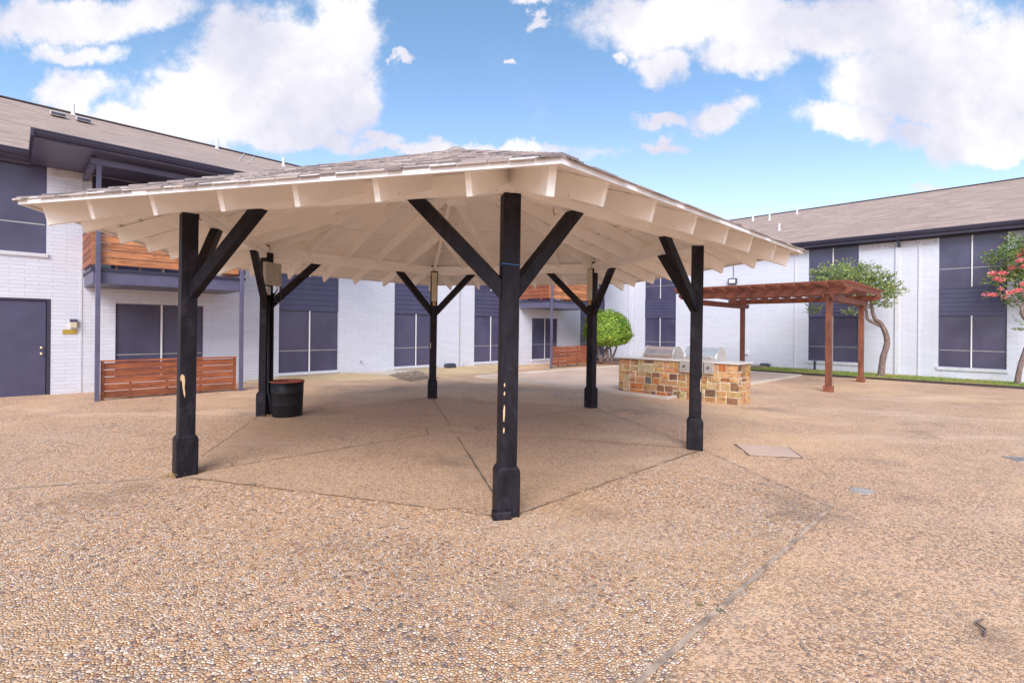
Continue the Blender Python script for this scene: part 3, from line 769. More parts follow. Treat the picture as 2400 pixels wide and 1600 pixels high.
m.tube([(4.3, 3.0, 6.5), (4.9, 4.6, 7.2), (5.6, 6.4, 8.02)], 0.012, 5); m.tube([(4.45, 3.0, 6.5), (5.3, 4.8, 7.28), (5.95, 6.4, 8.02)], 0.012, 5)
m.build('roof_cable', M_PVC, rfL)

# ---- balconies (parts of the left building) and patio fences
def balcony(s0, s1, lowpost):
    root = MB(); a, b = s0, s1
    root.box(a, b, -1.60, -0.0, 2.31, 2.60); bal = root.build('balcony', M_BALC, BL_, bevel=0.006)
    m = MB(); m.box(a - .02, b + .02, -1.63, -1.60, 2.56, 2.615); m.box(a - .03, a, -1.60, -.0, 2.56, 2.615); m.build('deck_edge', M_DARKER, bal)
    for x in (a + .035, b - .11):
        m = MB(); m.box(x, x + .075, -1.70, -1.625, -0.08, 4.60); m.build('post', M_BALC, bal, bevel=0.004)
    m = MB(); m.box(a - .05, b + .05, -1.71, -1.615, 4.60, 4.70); m.beam((a + .0, -1.66, 4.65), (a + .0, 0, 4.65), .09, .10); m.beam((b, -1.66, 4.65), (b, 0, 4.65), .09, .10)
    m.build('header_beam', M_BALC, bal)
    m = MB(); slats(m, a + .06, b - .12, -1.60, 2.69, 3.40, 5, breaks=2); m.box(a + .0, b - .05, -1.615, -1.55, 3.40, 3.43, 1.1)
    m.box(a - .03, a + .06, -1.655, -1.60, 2.67, 3.43, 0.8)
    x = a + .35
    while x < b - .2: m.box(x, x + .035, -1.575, -1.545, 2.62, 3.40, 0.35); x += .38
    m.build('railing_front', M_WOODHI, bal)
    for xe in (a - .03, b):
        m = MB(); slats(m, -1.60, -.02, xe, 2.69, 3.40, 5, axis='y', breaks=0, gap=.016); m.box(xe - .005, xe + .03, -1.6, -.02, 3.40, 3.43, 0.9); m.build('railing_side', M_WOODX, bal)
    return bal
balcony(0.5, 3.2, 0)
balcony(14.08, 16.8, 0)
def pfence(s0, s1, label):
    r_ = empty('patio_fence', label, 'fence', (LO[0] + CA * s0 + SA * 1.62, LO[1] + SA * s0 - CA * 1.62, LZ), R(45.25), 'slatted patio fences under the balconies')
    L = s1 - s0
    m = MB(); slats(m, .05, L - .05, 0, .07, .77, 5, breaks=2, var=.22); m.build('slat_panel', M_WOODX, r_)
    for x in (0.0, L - .05):
        m = MB(); m.box(x, x + .05, -.02, .045, .03, .775, 0.95); m.build('end_post', M_WOODX, r_)
    m = MB(); m.box(-.005, L + .005, -.03, .055, .776, .81, 1.45); m.build('cap_rail', M_WOODX, r_)
    x = .45
    while x < L - .2:
        m = MB(); m.box(x, x + .04, .024, .06, .0, .775, .55); m.build('upright', M_WOODX, r_); x += .62
pfence(0.63, 3.03, 'brown slatted wood fence under the left balcony, in front of the wide window')
pfence(14.2, 16.63, 'small brown slatted wood fence under the far balcony')
def Lloc(s_, y, z): return (LO[0] + CA * s_ - SA * y, LO[1] + SA * s_ + CA * y, LZ + z)
m = MB(); m.box(-.19, .19, -.12, .12, 0, .055)
o = tag(m.build('plastic_tray', M_RED, None, bevel=.01), 'flat red plastic tray on the far balcony floor below the railing', 'tray'); o.location = Lloc(14.32, -1.15, 2.603); o.rotation_euler = (0, 0, R(135))

# wall things on left building
r_ = empty('wall_lamp', 'small square lamp with dark cap above the brass plate, right of the dark door', 'lamp', Lloc(0.33, 0, 1.52), R(45.25))
m = MB(); m.box(-.06, .06, -.09, 0, .04, .10); m.build('cap', M_DARK, r_, bevel=.006)
m = MB(); m.box(-.058, .058, -.085, 0, -.09, .0395); m.build('lens', M_LIGHTF, r_, bevel=.01)
m = MB(); m.box(-.115, .115, -.012, 0, -.05, .05)
o = tag(m.build('door_plate', M_GOLD), 'blank brass coloured plate under the small wall lamp', 'sign'); o.location = Lloc(.275, 0, 1.35); o.rotation_euler = (0, R(-1.5), R(45.25))
def bait(label, loc, rz):
    r_ = empty('bait_station', label, 'bait box', loc, rz, 'dark bait boxes at the foot of the walls')
    m = MB(); m.box(-.19, .19, -.12, .12, 0, .10); m.build('box_base', M_BAIT, r_, bevel=.02)
    m = MB(); m.hexa([(-.195, -.125, .10), (.195, -.125, .10), (.195, .125, .10), (-.195, .125, .10), (-.15, -.09, .16), (.15, -.09, .16), (.15, .09, .16), (-.15, .09, .16)]); m.build('lid', M_BAIT, r_, bevel=.012)
bait('dark plastic bait box at the foot of the left building wall', Lw(10.34, .22), R(45.25))
bait('dark plastic bait box on the grass at the foot of the right building wall', Rw(-6.5, .22, .05), R(-45.25))
m = MB(); m.tube([(0, 0, 0), (0, -.06, 0)], .016, 8); m.lathe([(0, 0), (.035, 0), (.035, .012), (0, .012)], 12, (0, -.06, .012)); m.tube([(0, -.06, 0), (0, -.075, -.05)], .012, 8)
for s_, z_, lb in ((7.0, .43, 'small hose tap on the white wall between two windows'), (11.1, .10, 'tiny tap low on the wall beside the vertical conduit')):
    o = tag(m.build('hose_tap', M_GALV), lb, 'tap'); o.location = Lloc(s_, 0, z_); o.rotation_euler = (0, 0, R(45.25))

# ---- right building
RZ = -0.10
BR_ = empty('apartment_wing', 'white painted brick building with tall dark windows behind the pergola', 'building', (RO[0], RO[1], RZ), R(-45.25))
cols = [(-12.4, -10.7), (-4.93, -3.23), (-0.88, 0.82), (5.2, 6.9)]
wall_grid(-13.36, 10, -0.5, 5.12, [(a, b, .43, 5.10) for a, b in cols]).build('wall', M_BRICK, BR_)
m = MB(); m.box(-13.3, 10, 0.25, 12.6, -0.5, 5.12); m.build('inner_wall', M_DARKER, BR_)
for a, b in cols:
    window(BR_, a, b, .43, 2.206, 1.01, sill=True); siding(BR_, a, b, 2.206, 3.18); window(BR_, a, b, 3.18, 5.10, 3.83)
def roof_right():
    z0, sl, e0 = 5.20, .41, -.35; zr = z0 + sl * 6.85; S0, S1 = -13.0, 10.5
    m = MB()
    m.add([(S0 - .6, e0, z0), (S1, e0, z0), (S1, 6.5, zr), (-22.0, 6.5, zr), (-22.0, 13.35, z0), (S1, 13.35, z0)], [(0, 1, 2, 3), (3, 2, 5, 4)])
    rf = m.build('roof', M_SHINGLE, BR_)
    m = MB(); m.beam((-22.0, 6.5, zr + .005), (S1, 6.5, zr + .005), .22, .03); m.build('ridge_cap', bpy.data.materials['ridge_shingle'], rf)
    m = MB(); gutter(m, -13.0, S1, e0, 5.215, .13); m.box(-13.0, S1, e0 + .001, e0 + .03, 4.98, 5.19); m.build('gutter', M_DARKER, rf)
    m = MB(); m.box(-13.0, S1, -.318, 0.0, 4.98, 5.02); m.box(-13.0, S1, -.03, 0, 4.93, 4.98); m.build('soffit', M_DARKER, rf)
    for x, y in ((-9.09, 5.55), (-8.1, 5.1), (-6.95, 5.66), (-6.81, 2.45)): vpipe(rf, x, y, 5.2 + .41 * (y + .35), .30)
    m = MB(); m.beam((-2.0, -.40, 5.10), (-2.0, -.32, 4.98), .075, .06, (0, 1, 0)); m.beam((-2.0, -.33, 5.0), (-1.98, -.05, 4.74), .07, .055, (0, 1, 1)); m.build('downspout_elbow', M_DARK, rf)
    return rf
rfR = roof_right()
for x in (-5.42, -1.42, -12.95, -13.2):
    m = MB(); m.box(x - .02, x + .02, -.03, 0, 0.02, 4.71); m.build('white_conduit', M_TRIMB, BR_)
m = MB(); m.box(-2.1, -1.98, -.05, 0, 0.02, 4.72); m.build('downspout', M_TRIMB, BR_)
for a, b in ((-10.6, -5.0), (-3.18, -.94), (.88, 5.1)): soldier(a, b, 4.72, 4.925, BR_)
def Rloc(s_, y, z): return (RO[0] + CA * s_ + SA * y, RO[1] - SA * s_ + CA * y, RZ + z)
r_ = empty('flood_light', 'small dark floodlight hung from a wire high on the right building wall above the pergola', 'floodlight', Rloc(-7.95, 0, 3.83), R(-45.25))
m = MB(); m.box(-.19, .19, -.14, -.05, -.13, .13); m.build('housing', M_DARKER, r_, bevel=.01)
m = MB(); m.box(-.14, .14, -.147, -.1405, -.085, .085); m.build('lens', M_PVC, r_)
m = MB(); m.box(-.03, .03, -.05, 0, -.04, .04); m.build('bracket', M_DARKER, r_)
m = MB(); m.tube([(0, -.03, .1), (.02, -.02, .4), (0, -.02, .95)], .012, 5); m.build('cable', M_DARKER, r_)
m = MB(); m.box(-.07, .07, -.08, 0, -.09, .09)
o = tag(m.build('outlet_box', M_PVC, None, bevel=.01), 'small white outlet box low on the wall behind the stone island', 'outlet box'); o.location = Rloc(-7.33, 0, .66); o.rotation_euler = (0, 0, R(-45.25))
m = MB(); m.tube([(0, 0, -.1), (0, 0, .38)], .045, 10); m.lathe([(0, .38), (.055, .38), (.055, .42), (0, .43)], 10)
o = tag(m.build('pipe_stub', M_DARKER), 'short black upright pipe in the grass under the middle window', 'pipe'); o.location = Rw(-4.6, .35, 0)
# low iron fence in the corner gap
r_ = empty('iron_fence', 'low black iron railing in the far corner behind the topiary bush', 'fence', (3.3, 23.0, .05), R(45.25))
for i in range(11):
    m = MB(); m.box(i * .14, i * .14 + .018, 0, .018, 0, .62); m.build('bar', M_DARKER, r_)
for z in (.08, .52):
    m = MB(); m.box(-.02, 1.44, -.004, .022, z, z + .03); m.build('rail', M_DARKER, r_)

# ================================================================= GAZEBO
GZB = empty('gazebo', 'six posted open gazebo with black timber posts, cream rafters and a shingled roof', 'gazebo', (GC[0], GC[1], 0), 0)
GZB.rotation_euler = (0, .007, 0)      # the whole shelter follows the slight fall of the site
def pol(rad, ang): return Vector((rad * math.cos(ang), rad * math.sin(ang), 0))
ANG = [GT - k * math.pi / 3 for k in range(6)]
BZ0, BZ1 = 2.66, 2.84
RE = 4.62; AE = RE * math.cos(math.pi / 6)       # eave corner radius and apothem
CZE, CZC = 2.550, 4.056                            # ceiling plane at the eave and at the centre
def czr(r_): return CZC - (CZC - CZE) * r_ / AE   # r measured along the apothem
OZE, OZC = 2.577, 4.185
def ozr(r_): return OZC - (OZC - OZE) * r_ / AE
posts = []
for k, a in enumerate(ANG):
    c = pol(GR, a); er = pol(1, a); et = Vector((-er.y, er.x, 0)); h = 0.072
    m = MB()
    def bx(r0, r1, t0, t1, z0, z1):
        pts = [c + er * r_ + et * t_ + Vector((0, 0, z)) for z in (z0, z1) for r_, t_ in ((r0, t0), (r0, t1), (r1, t1), (r1, t0))]
        m.hexa(pts)
    zg = gz(GC[0], 0)
    bx(-h, h, -h, h, .40, BZ0); bx(-h, 0.0, -h, h, BZ0, BZ1 + .03)
    po = m.build('post', M_BLACK, GZB, bevel=.006)
    posts.append(po)
    m = MB(); hp = .097
    bx(-hp, hp, -hp, hp, zg - .02, .385)
    lo = [c + er * (i * hp) + et * (j * hp) + Vector((0, 0, .385)) for i, j in ((-1, -1), (-1, 1), (1, 1), (1, -1))]
    hi = [c + er * (i * h) + et * (j * h) + Vector((0, 0, .425)) for i, j in ((-1, -1), (-1, 1), (1, 1), (1, -1))]
    m.hexa(lo + hi)
    if k == 0: bx(.05, .135, -.135, .02, zg, zg + .07)
    m.build('plinth', M_BLACK, po, bevel=.010)
    for sgn in (-1, 1):
        n_ = pol(GR, a + sgn * math.pi / 3); d = (n_ - c).normalized()
        m = MB()
        up = Vector((0, 0, 1)); p0 = c + d * .05 + up * 1.86; ln = (BZ0 - 1.86) 
        p1 = c + d * (.05 + ln) + up * BZ0
        w_ = .045; sd_ = d.cross(up).normalized() * w_; hh = .085
        A_ = [p0 - up * hh, p0 + up * hh, p1 + d * (-hh), p1 + d * (hh)]
        m.hexa([A_[0] - sd_, A_[3] - sd_, A_[3] + sd_, A_[0] + sd_, A_[1] - sd_, A_[2] - sd_, A_[2] + sd_, A_[1] + sd_])
        m.build('brace', M_BLACK, po, bevel=.005)
# beams between the posts
for k in range(6):
    a, b = pol(GR + .035, ANG[k]), pol(GR + .035, ANG[(k + 1) % 6]); up = Vector((0, 0, 1)); d = (b - a).normalized()
    inn = -((a + b) / 2).normalized()
    m = MB(); hw = .042
    def mitre(off, rr): 
        return pol(rr + off / math.cos(math.pi / 6), ANG[k]), pol(rr + off / math.cos(math.pi / 6), ANG[(k + 1) % 6])
    o0, o1 = mitre(hw, GR + .03); i0, i1 = mitre(-hw, GR + .03)
    m.hexa([i0 + up * BZ0, o0 + up * BZ0, o1 + up * BZ0, i1 + up * BZ0, i0 + up * BZ1, o0 + up * BZ1, o1 + up * BZ1, i1 + up * BZ1])
    m.build('beam', M_CREAM, GZB, bevel=.004)
    m = MB(); o0, o1 = mitre(-hw - .001, GR + .03); i0, i1 = mitre(-hw - .03, GR + .03)
    m.hexa([i0 + up * (BZ0 + .085), o0 + up * (BZ0 + .085), o1 + up * (BZ0 + .085), i1 + up * (BZ0 + .085), i0 + up * (BZ1 - .004), o0 + up * (BZ1 - .004), o1 + up * (BZ1 - .004), i1 + up * (BZ1 - .004)])
    m.build('ledger_board', M_CREAM, GZB, bevel=.003)
M_TAIL = M_CREAM
def rafter(er, off, r_in, r_out, ztop_in, ztop_out, wd, dp, name='rafter'):
    et = Vector((-er.y, er.x, 0)); up = Vector((0, 0, 1)); b = et * off
    P_ = lambda r_, z: b + er * r_ + up * z - et * (wd / 2)
    pr = [P_(r_in, ztop_in), P_(r_in, ztop_in - dp), P_(r_out - .05, ztop_out - dp + .01), P_(r_out, ztop_out - .005)]
    m = MB(); m.prism(pr, et * wd); m.build(name, M_CREAM, GZB, bevel=.003)
T30 = math.tan(math.pi / 6)
for k in range(6):
    am = ANG[k] - math.pi / 6; er = pol(1, am)
    for w_ in (-1.685, -1.011, -.337, .337, 1.011, 1.685):
        rin = abs(w_) / T30 + .05; jit = rng.uniform(-.012, .012)
        rafter(er, w_ + jit, rin, AE - .10 + rng.uniform(-.012, .012), czr(rin) - .001, czr(AE - .10) - .001, .044, .182)
    eh = pol(1, ANG[k])
    rafter(eh, 0, .12, RE - .12, CZC - (CZC - CZE) * .12 / RE - .012, CZC - (CZC - CZE) * (RE - .12) / RE - .012, .052, .205, 'hip_rafter')
m = MB(); m.lathe([(0.0, 0.0), (.11, 0.0), (.17, .03), (.17, .07), (.07, .09), (.07, .64), (0, .64)], 8, (0, 0, 3.37)); m.build('hub', M_CREAM, GZB)
# ceiling boards with open joints, dark felt above them
m = MB(); fl = MB()
for k in range(6):
    am = ANG[k] - math.pi / 6; er = pol(1, am); et = Vector((-er.y, er.x, 0)); up = Vector((0, 0, 1)); r1 = AE - .012
    while r1 > .1:
        r0 = max(.02, r1 - rng.uniform(.165, .185)); gp = rng.choice([.003, .005, .010, .016, .022])
        ra = r0 + gp; wa, wb = ra * T30 - .004, r1 * T30 - .004
        if wa > .05:
            cuts = sorted([-1, 1] + [rng.uniform(-.8, .8)])
            for c0, c1 in zip(cuts[:-1], cuts[1:]):
                q = []
                e_ = .0008
                for dz in (0.0, .018):
                    for r_, w0 in ((ra, wa), (r1, wb)):
                        for cc, sg in ((c0, e_), (c1, -e_)): q.append(er * r_ + et * (w0 * cc + sg) + up * (czr(r_) + dz))
                m.hexa([q[0], q[1], q[3], q[2], q[4], q[5], q[7], q[6]], 1.0)
        r1 = r0
    z_ = .030
    r0 = .02; r1 = AE - .03
    fl.add([er * r0 - et * r0 * T30 + up * (czr(r0) + z_), er * r0 + et * r0 * T30 + up * (czr(r0) + z_), er * r1 + et * r1 * T30 + up * (czr(r1) + z_), er * r1 - et * r1 * T30 + up * (czr(r1) + z_)], [(0, 1, 2, 3)])
m.build('ceiling_boards', M_CREAM, GZB)
fl.build('underlay', M_FELT, GZB)
# roof deck, fascia, shingles
rd = MB(); apex = Vector((0, 0, OZC)); cor = [pol(RE + .012, a) + Vector((0, 0, OZE)) for a in ANG]
for k in range(6): rd.add([cor[k], cor[(k + 1) % 6], apex], [(0, 2, 1)])
deck = rd.build('roof', M_JOINT, GZB)
m = MB()
for k in range(6):
    up = Vector((0, 0, 1)); a0, a1 = ANG[k], ANG[(k + 1) % 6]
    ro, ri = RE + .022, RE - .006
    z0, z1 = OZE - .046, OZE + .006
    m.hexa([pol(ri, a0) + up * z0, pol(ro, a0) + up * z0, pol(ro, a1) + up * z0, pol(ri, a1) + up * z0, pol(ri, a0) + up * z1, pol(ro, a0) + up * z1, pol(ro, a1) + up * z1, pol(ri, a1) + up * z1])
m.build('fascia', M_TRIM, GZB)
m = MB()
pal = [(0.36, .29, .27), (.27, .21, .20), (.45, .37, .34), (.15, .12, .12), (.31, .25, .235), (.40, .32, .30), (.52, .43, .40), (.20, .16, .16)]
for k in range(6):
    am = ANG[k] - math.pi / 6; er = pol(1, am); et = Vector((-er.y, er.x, 0)); up = Vector((0, 0, 1)); r1 = AE + .045; row = 0
    while r1 > .12:
        r0 = max(.0, r1 - .108); x = -r1 * T30 - rng.uniform(0, .15)
        while x < r1 * T30:
            wd = rng.uniform(.10, .24); a, b = max(x, -r1 * T30), min(x + wd - .004, r1 * T30)
            if b - a > .01:
                rr = r1 + rng.choice([0, 0, 0, -.014, .006]); lift = rng.uniform(.007, .018); c_ = rng.choice(pal)
                t0 = min(max(a, -r0 * T30 - .01), r0 * T30 + .01); t1 = min(max(b, -r0 * T30 - .01), r0 * T30 + .01)
                p = [er * rr + et * a + up * (ozr(rr) + .002), er * rr + et * b + up * (ozr(rr) + .002), er * r0 + et * t1 + up * (ozr(r0) + .003), er * r0 + et * t0 + up * (ozr(r0) + .003),
                     er * rr + et * a + up * (ozr(rr) + lift), er * rr + et * b + up * (ozr(rr) + lift), er * r0 + et * t1 + up * (ozr(r0) + .006), er * r0 + et * t0 + up * (ozr(r0) + .006)]
                m.hexa(p, c_)
            x += wd
        r1 = r0; row += 1
    # hip caps
    eh = pol(1, ANG[k]); eht = Vector((-eh.y, eh.x, 0)); rr = RE + .03
    zh = lambda r_: OZC - (OZC - OZE) * r_ / RE
    while rr > .15:
        c_ = rng.choice(pal); rn = rr - .15
        for sg in (-1, 1):
            m.hexa([eh * rr + up * (zh(rr) + .012), eh * (rr - .03) + eht * (sg * .12) + up * (zh(rr) - .006), eh * (rn - .03) + eht * (sg * .12) + up * (zh(rn) - .012), eh * rn + up * (zh(rn) + .006),
                    eh * rr + up * (zh(rr) + .028), eh * (rr - .03) + eht * (sg * .12) + up * (zh(rr) + .010), eh * (rn - .03) + eht * (sg * .12) + up * (zh(rn) + .002), eh * rn + up * (zh(rn) + .016)], c_)
        rr = rn
m.lathe([(.30, -.10), (.12, .02), (0, .05)], 6, (0, 0, OZC + .01), (.36, .30, .28))
m.build('shingles', M_TAB, deck)

# bare wood where paint has flaked from the posts
def patch(k, face, t0, z0, pts, name='flaked_paint'):
    c = pol(GR, ANG[k]); er = pol(1, ANG[k]); et = Vector((-er.y, er.x, 0)); up = Vector((0, 0, 1))
    n_, t_ = {'out': (er, et), 'in': (-er, et), 'tp': (et, er), 'tm': (-et, er)}[face]
    ba = c + n_ * (.072 + .0006)
    m = MB(); q = [ba + t_ * (t0 + a) + up * (z0 + b) for a, b in pts]
    if (q[1] - q[0]).cross(q[2] - q[1]).dot(n_) < 0: q = q[::-1]
    m.prism([p for p in q], n_ * .0012)
    m.build(name, M_BARE, posts[k])
PT = [(-.012, .12), (.006, .14), (.02, .125), (.024, .08), (.008, .07), (.004, .02), (-.006, -.05), (-.018, -.10), (-.022, -.06), (-.014, 0), (-.018, .07)]
sl = [(0, .07), (.007, .05), (.006, -.02), (.001, -.075), (-.006, -.06), (-.008, .02)]
dt = [(0, .018), (.006, .008), (.005, -.012), (-.003, -.018), (-.006, 0)]
patch(0, 'out', -.045, .86, sl); patch(0, 'out', -.045, 1.09, dt); patch(0, 'out', -.045, 1.02, dt); patch(0, 'out', -.045, .72, [(a * 1.1, b * 1.4) for a, b in dt])
patch(1, 'tp', .045, .90, PT)
patch(2, 'out', -.03, .85, [(a * 1.4, b * 1.2) for a, b in sl])
patch(5, 'out', -.06, 1.0, [(a, b * 1.6) for a, b in sl]); patch(5, 'tm', .06, .86, [(a, b * 1.3) for a, b in sl])
patch(3, 'in', .06, 1.15, sl)
# cream patch plate at the top of one rear brace, rusty hooks on the front beam
d_ = (pol(GR, ANG[3]) - pol(GR, ANG[2])).normalized(); c_ = pol(GR, ANG[2]) + d_ * (.05 + BZ0 - 1.86)
m = MB(); m.beam(c_ - d_ * .10 + Vector((0, 0, BZ0 + .03)), c_ + d_ * .10 + Vector((0, 0, BZ0 + .03)), .12, .10); m.build('splice_plate', M_CREAM, GZB, bevel=.01)
for k_, sg, l_ in ((1, 1, .10), (0, 1, .55)):
    c_ = pol(GR - .02, ANG[k_]); d_ = (pol(GR, ANG[(k_ - sg) % 6]) - pol(GR, ANG[k_])).normalized(); b_ = c_ + d_ * l_ + Vector((0, 0, BZ0))
    m = MB(); m.tube([b_, b_ + Vector((0, 0, -.05)), b_ + d_ * .015 + Vector((0, 0, -.07)), b_ + d_ * .03 + Vector((0, 0, -.05))], .004, 5); m.build('hook', M_RUST, GZB)
# string round the front post
r_ = MB(); c = pol(GR, ANG[0]); er = pol(1, ANG[0]); et = Vector((-er.y, er.x, 0)); h = .0755
r_.tube([c + er * (i * h) + et * (j * h) + Vector((0, 0, 2.075 + zz)) for i, j, zz in ((1, -1, .004), (1, 1, -.006), (-1, 1, 0), (-1, -1, .004), (1, -1, .004))], .003, 5)
o = tag(r_.build('string', M_BLUE), 'thin blue string tied round the front gazebo post above the braces', 'string'); o.location = (GC[0], GC[1], 0); o.rotation_euler = (0, .007, 0)

# fluorescent strip lamps on the two far posts
for k, lb in ((3, 'beige fluorescent strip lamp upright on the far left inner gazebo post'), (4, 'beige fluorescent strip lamp upright on the far right inner gazebo post')):
    c = pol(GR - .075, ANG[k]) ; r_ = empty('strip_lamp', lb, 'lamp', (GC[0] + c.x + .014, GC[1] + c.y, 2.10), ANG[k] + math.pi / 2, 'strip lamps on the far gazebo posts')
    m = MB(); m.box(-.055, .055, .0, .035, 0, .62); m.build('housing', M_LIGHTF, r_, bevel=.004)
    m = MB(); m.box(-.045, .045, .035, .06, .03, .60); 
    m = MB(); m.box(-.045, .045, -.03, -.001, .03, .60); m.build('lens', M_LIGHTF, r_, bevel=.008)
    m = MB(); m.tube([(-.04, -.01, .0), (-.045, -.02, -.07), (0, -.03, -.10), (.045, -.02, -.07), (.04, -.01, 0)], .008, 6); m.build('cord_loop', M_LIGHTF, r_)
    m = MB(); m.box(-.03, .03, -.01, .03, -.09, -.001); m.build('bracket', simple('plywood', (.45, .28, .13), .7), r_)
# electrical enclosure, conduits on the left rear post
k = 2; a = ANG[k]; er = pol(1, a); et = Vector((-er.y, er.x, 0)); c = pol(GR, a)
rr = empty('electric_box', 'grey metal electric box high on the left rear gazebo post', 'electric box', (GC[0] + c.x - er.x * .075 + .014, GC[1] + c.y - er.y * .075, 2.22), ANG[k] + math.pi / 2)
m = MB(); m.box(-.17, .17, .004, .08, 0, .38); m.build('enclosure', M_BOXG, rr, bevel=.006)
m = MB(); m.box(-.16, .16, .081, .088, .01, .37); m.build('door', M_BOXG, rr, bevel=.003)
m = MB(); m.box(-.06, -.02, .089, .095, .12, .135); m.build('latch', M_BRASS, rr)
m = MB(); m.tube([(-.10, .06, 0), (-.10, .06, -.06)], .018, 8); m.build('cable_gland', M_PVC, rr)
m = MB(); m.tube([(-.10, .06, -.06), (-.03, .07, -.13), (-.02, .07, -.20), (-.07, .08, -.27), (-.13, .08, -.27), (-.17, .07, -.18), (-.175, .06, 0)], .011, 7); m.build('cable', M_BAIT, rr)
m = MB(); m.box(.05, .13, .0, .06, -.16, -.02); m.build('junction_box', M_GALV, rr, bevel=.004)
rr2 = empty('conduit_pipes', 'two black conduit pipes running down the left rear gazebo post', 'conduit', (GC[0] + c.x - er.x * .075, GC[1] + c.y - er.y * .075, 0), ANG[k] + math.pi / 2)
for x, rad in ((.04, .022), (-.045, .022)):
    m = MB(); m.tube([(x, .03, 2.1), (x, .03, .46), (x, .06, .36), (x - .02, .08, .12), (x - .08, .12, .02)], rad, 8); m.build('conduit', M_DRUM, rr2, smooth=True)

# drum planter
DX, DY = -3.80, 8.42
dr = empty('drum', 'black metal drum with a rusty red rim beside the left rear gazebo post', 'drum', (DX, DY, gz(DX, DY)), R(20))
m = MB(); m.lathe([(.0, .01), (.240, .0), (.243, .015), (.250, .20), (.252, .204), (.251, .21), (.257, .40), (.259, .404), (.258, .41), (.264, .585), (.256, .585), (.238, .03), (0, .03)], 40); m.build('barrel', M_DRUM, dr, smooth=True)
m = MB(); m.lathe([(.256, .577), (.272, .577), (.275, .590), (.266, .598), (.250, .590), (.246, .50), (.244, .46)], 40)
rim = m.build('rim', M_RUST, dr, smooth=True)
m = MB(); m.lathe([(0, .47), (.243, .455)], 24); m.build('soil', M_DIRT, dr)
# dry straw at two post feet
def straw(cx_, cy_, n_, lb):
    m = MB()
    for i in range(n_):
        an = rng.uniform(0, 6.28); L = rng.uniform(.03, .08); x, y = cx_ + rng.uniform(-.08, .08), cy_ + rng.uniform(-.05, .05); z = gz(x, y) + .012
        m.tube([(x, y, z), (x + math.cos(an) * L * .5, y + math.sin(an) * L * .5, z + rng.uniform(.01, .04)), (x + math.cos(an) * L, y + math.sin(an) * L, z + rng.uniform(.0, .03))], .0014, 3, (.55, .38, .18), cap=False)
    tag(m.build('dry_grass', M_LEAF), lb, 'dry grass', None, 'stuff')
B0 = hexp(3.52, 1); straw(B0[0] + .02, B0[1] - .03, 60, 'tuft of dry straw at the foot of the left front gazebo post')
straw(-4.02, 8.28, 50, 'tuft of dry straw between the conduit pipes and the drum')

# ================================================================= STONE ISLAND + GRILLS
IX, IY = 2.70, 12.55
isl = empty('barbecue_island', 'sandstone block barbecue island with a pale granite counter', 'barbecue island', (IX, IY, gz(4, 11.5)), R(-45.25))
IL, IW, IH = 2.94, .72, .845
m = MB(); m.box(.012, IL - .012, .012, IW - .012, -.06, IH); m.build('core', M_MORTAR, isl)
SPAL = [((.50, .29, .125), 6), ((.54, .34, .165), 6), ((.42, .225, .10), 5), ((.16, .085, .065), 3), ((.25, .125, .07), 3), ((.13, .10, .115), 1), ((.46, .17, .055), 1), ((.54, .40, .23), 2)]
bag = [c_ for c_, n_ in SPAL for _ in range(n_)]
st = MB()
def stone(face, a0, a1, z0, z1):
    pr = rng.uniform(.004, .016); j = lambda: rng.uniform(-.0075, .0075); g_ = .0095; c_ = tuple(v_ * rng.uniform(.9, 1.2) for v_ in rng.choice(bag))
    fp = [(a0 + g_ + j(), z0 + g_ + j()), (a1 - g_ + j(), z0 + g_ + j()), (a1 - g_ + j(), z1 - g_ + j()), (a0 + g_ + j(), z1 - g_ + j())]
    ca = (a0 + a1) / 2; cz_ = (z0 + z1) / 2
    inner = [(ca + (x - ca) * (1 - .014 / max(.05, a1 - a0)), cz_ + (z - cz_) * (1 - .014 / max(.05, z1 - z0))) for x, z in fp]
    def P_(a, z, d_):
        return {'f': (a, -d_ + .010, z), 'r': (IL + d_ - .010, a, z), 'b': (IL - a, IW + d_ - .010, z), 'l': (-d_ + .010, IW - a, z)}[face]
    vs = [P_(x, z, -.01) for x, z in fp] + [P_(x, z, pr * .55) for x, z in fp] + [P_(x, z, pr) for x, z in inner]
    st.add(vs, [(0, 1, 5, 4), (1, 2, 6, 5), (2, 3, 7, 6), (3, 0, 4, 7), (4, 5, 9, 8), (5, 6, 10, 9), (6, 7, 11, 10), (7, 4, 8, 11), (8, 9, 10, 11)], c_)
for face, L in (('f', IL), ('r', IW), ('b', IL), ('l', IW)):
    zb = -.02; hp = (IH - .002 - zb) / 3
    for band in range(3):
        x = 0.0; za, zc = zb + band * hp, zb + (band + 1) * hp; prev = .5
        while x < L - 1e-4:
            wd = rng.choice([.16, .24, .32, .40]) * rng.uniform(.85, 1.15)
            if L - (x + wd) < .13: wd = L - x
            q_ = rng.random(); f_ = rng.choice([.36, .44, .56, .64]) if rng.random() < .6 else prev
            prev = f_; zm = za + (zc - za) * f_
            for z0_, z1_ in ((za, zm), (zm, zc)):
                if wd > .26 and rng.random() < .45:
                    xm = x + wd * rng.uniform(.3, .7); stone(face, x, xm, z0_, z1_); stone(face, xm, x + wd, z0_, z1_)
                else: stone(face, x, x + wd, z0_, z1_)
            x += wd
st.build('stone_facing', M_STONE, isl)
m = MB(); m.box(-.04, IL + .04, -.04, IW + .04, IH, IH + .032); m.build('counter', M_COUNTER, isl, bevel=.006)

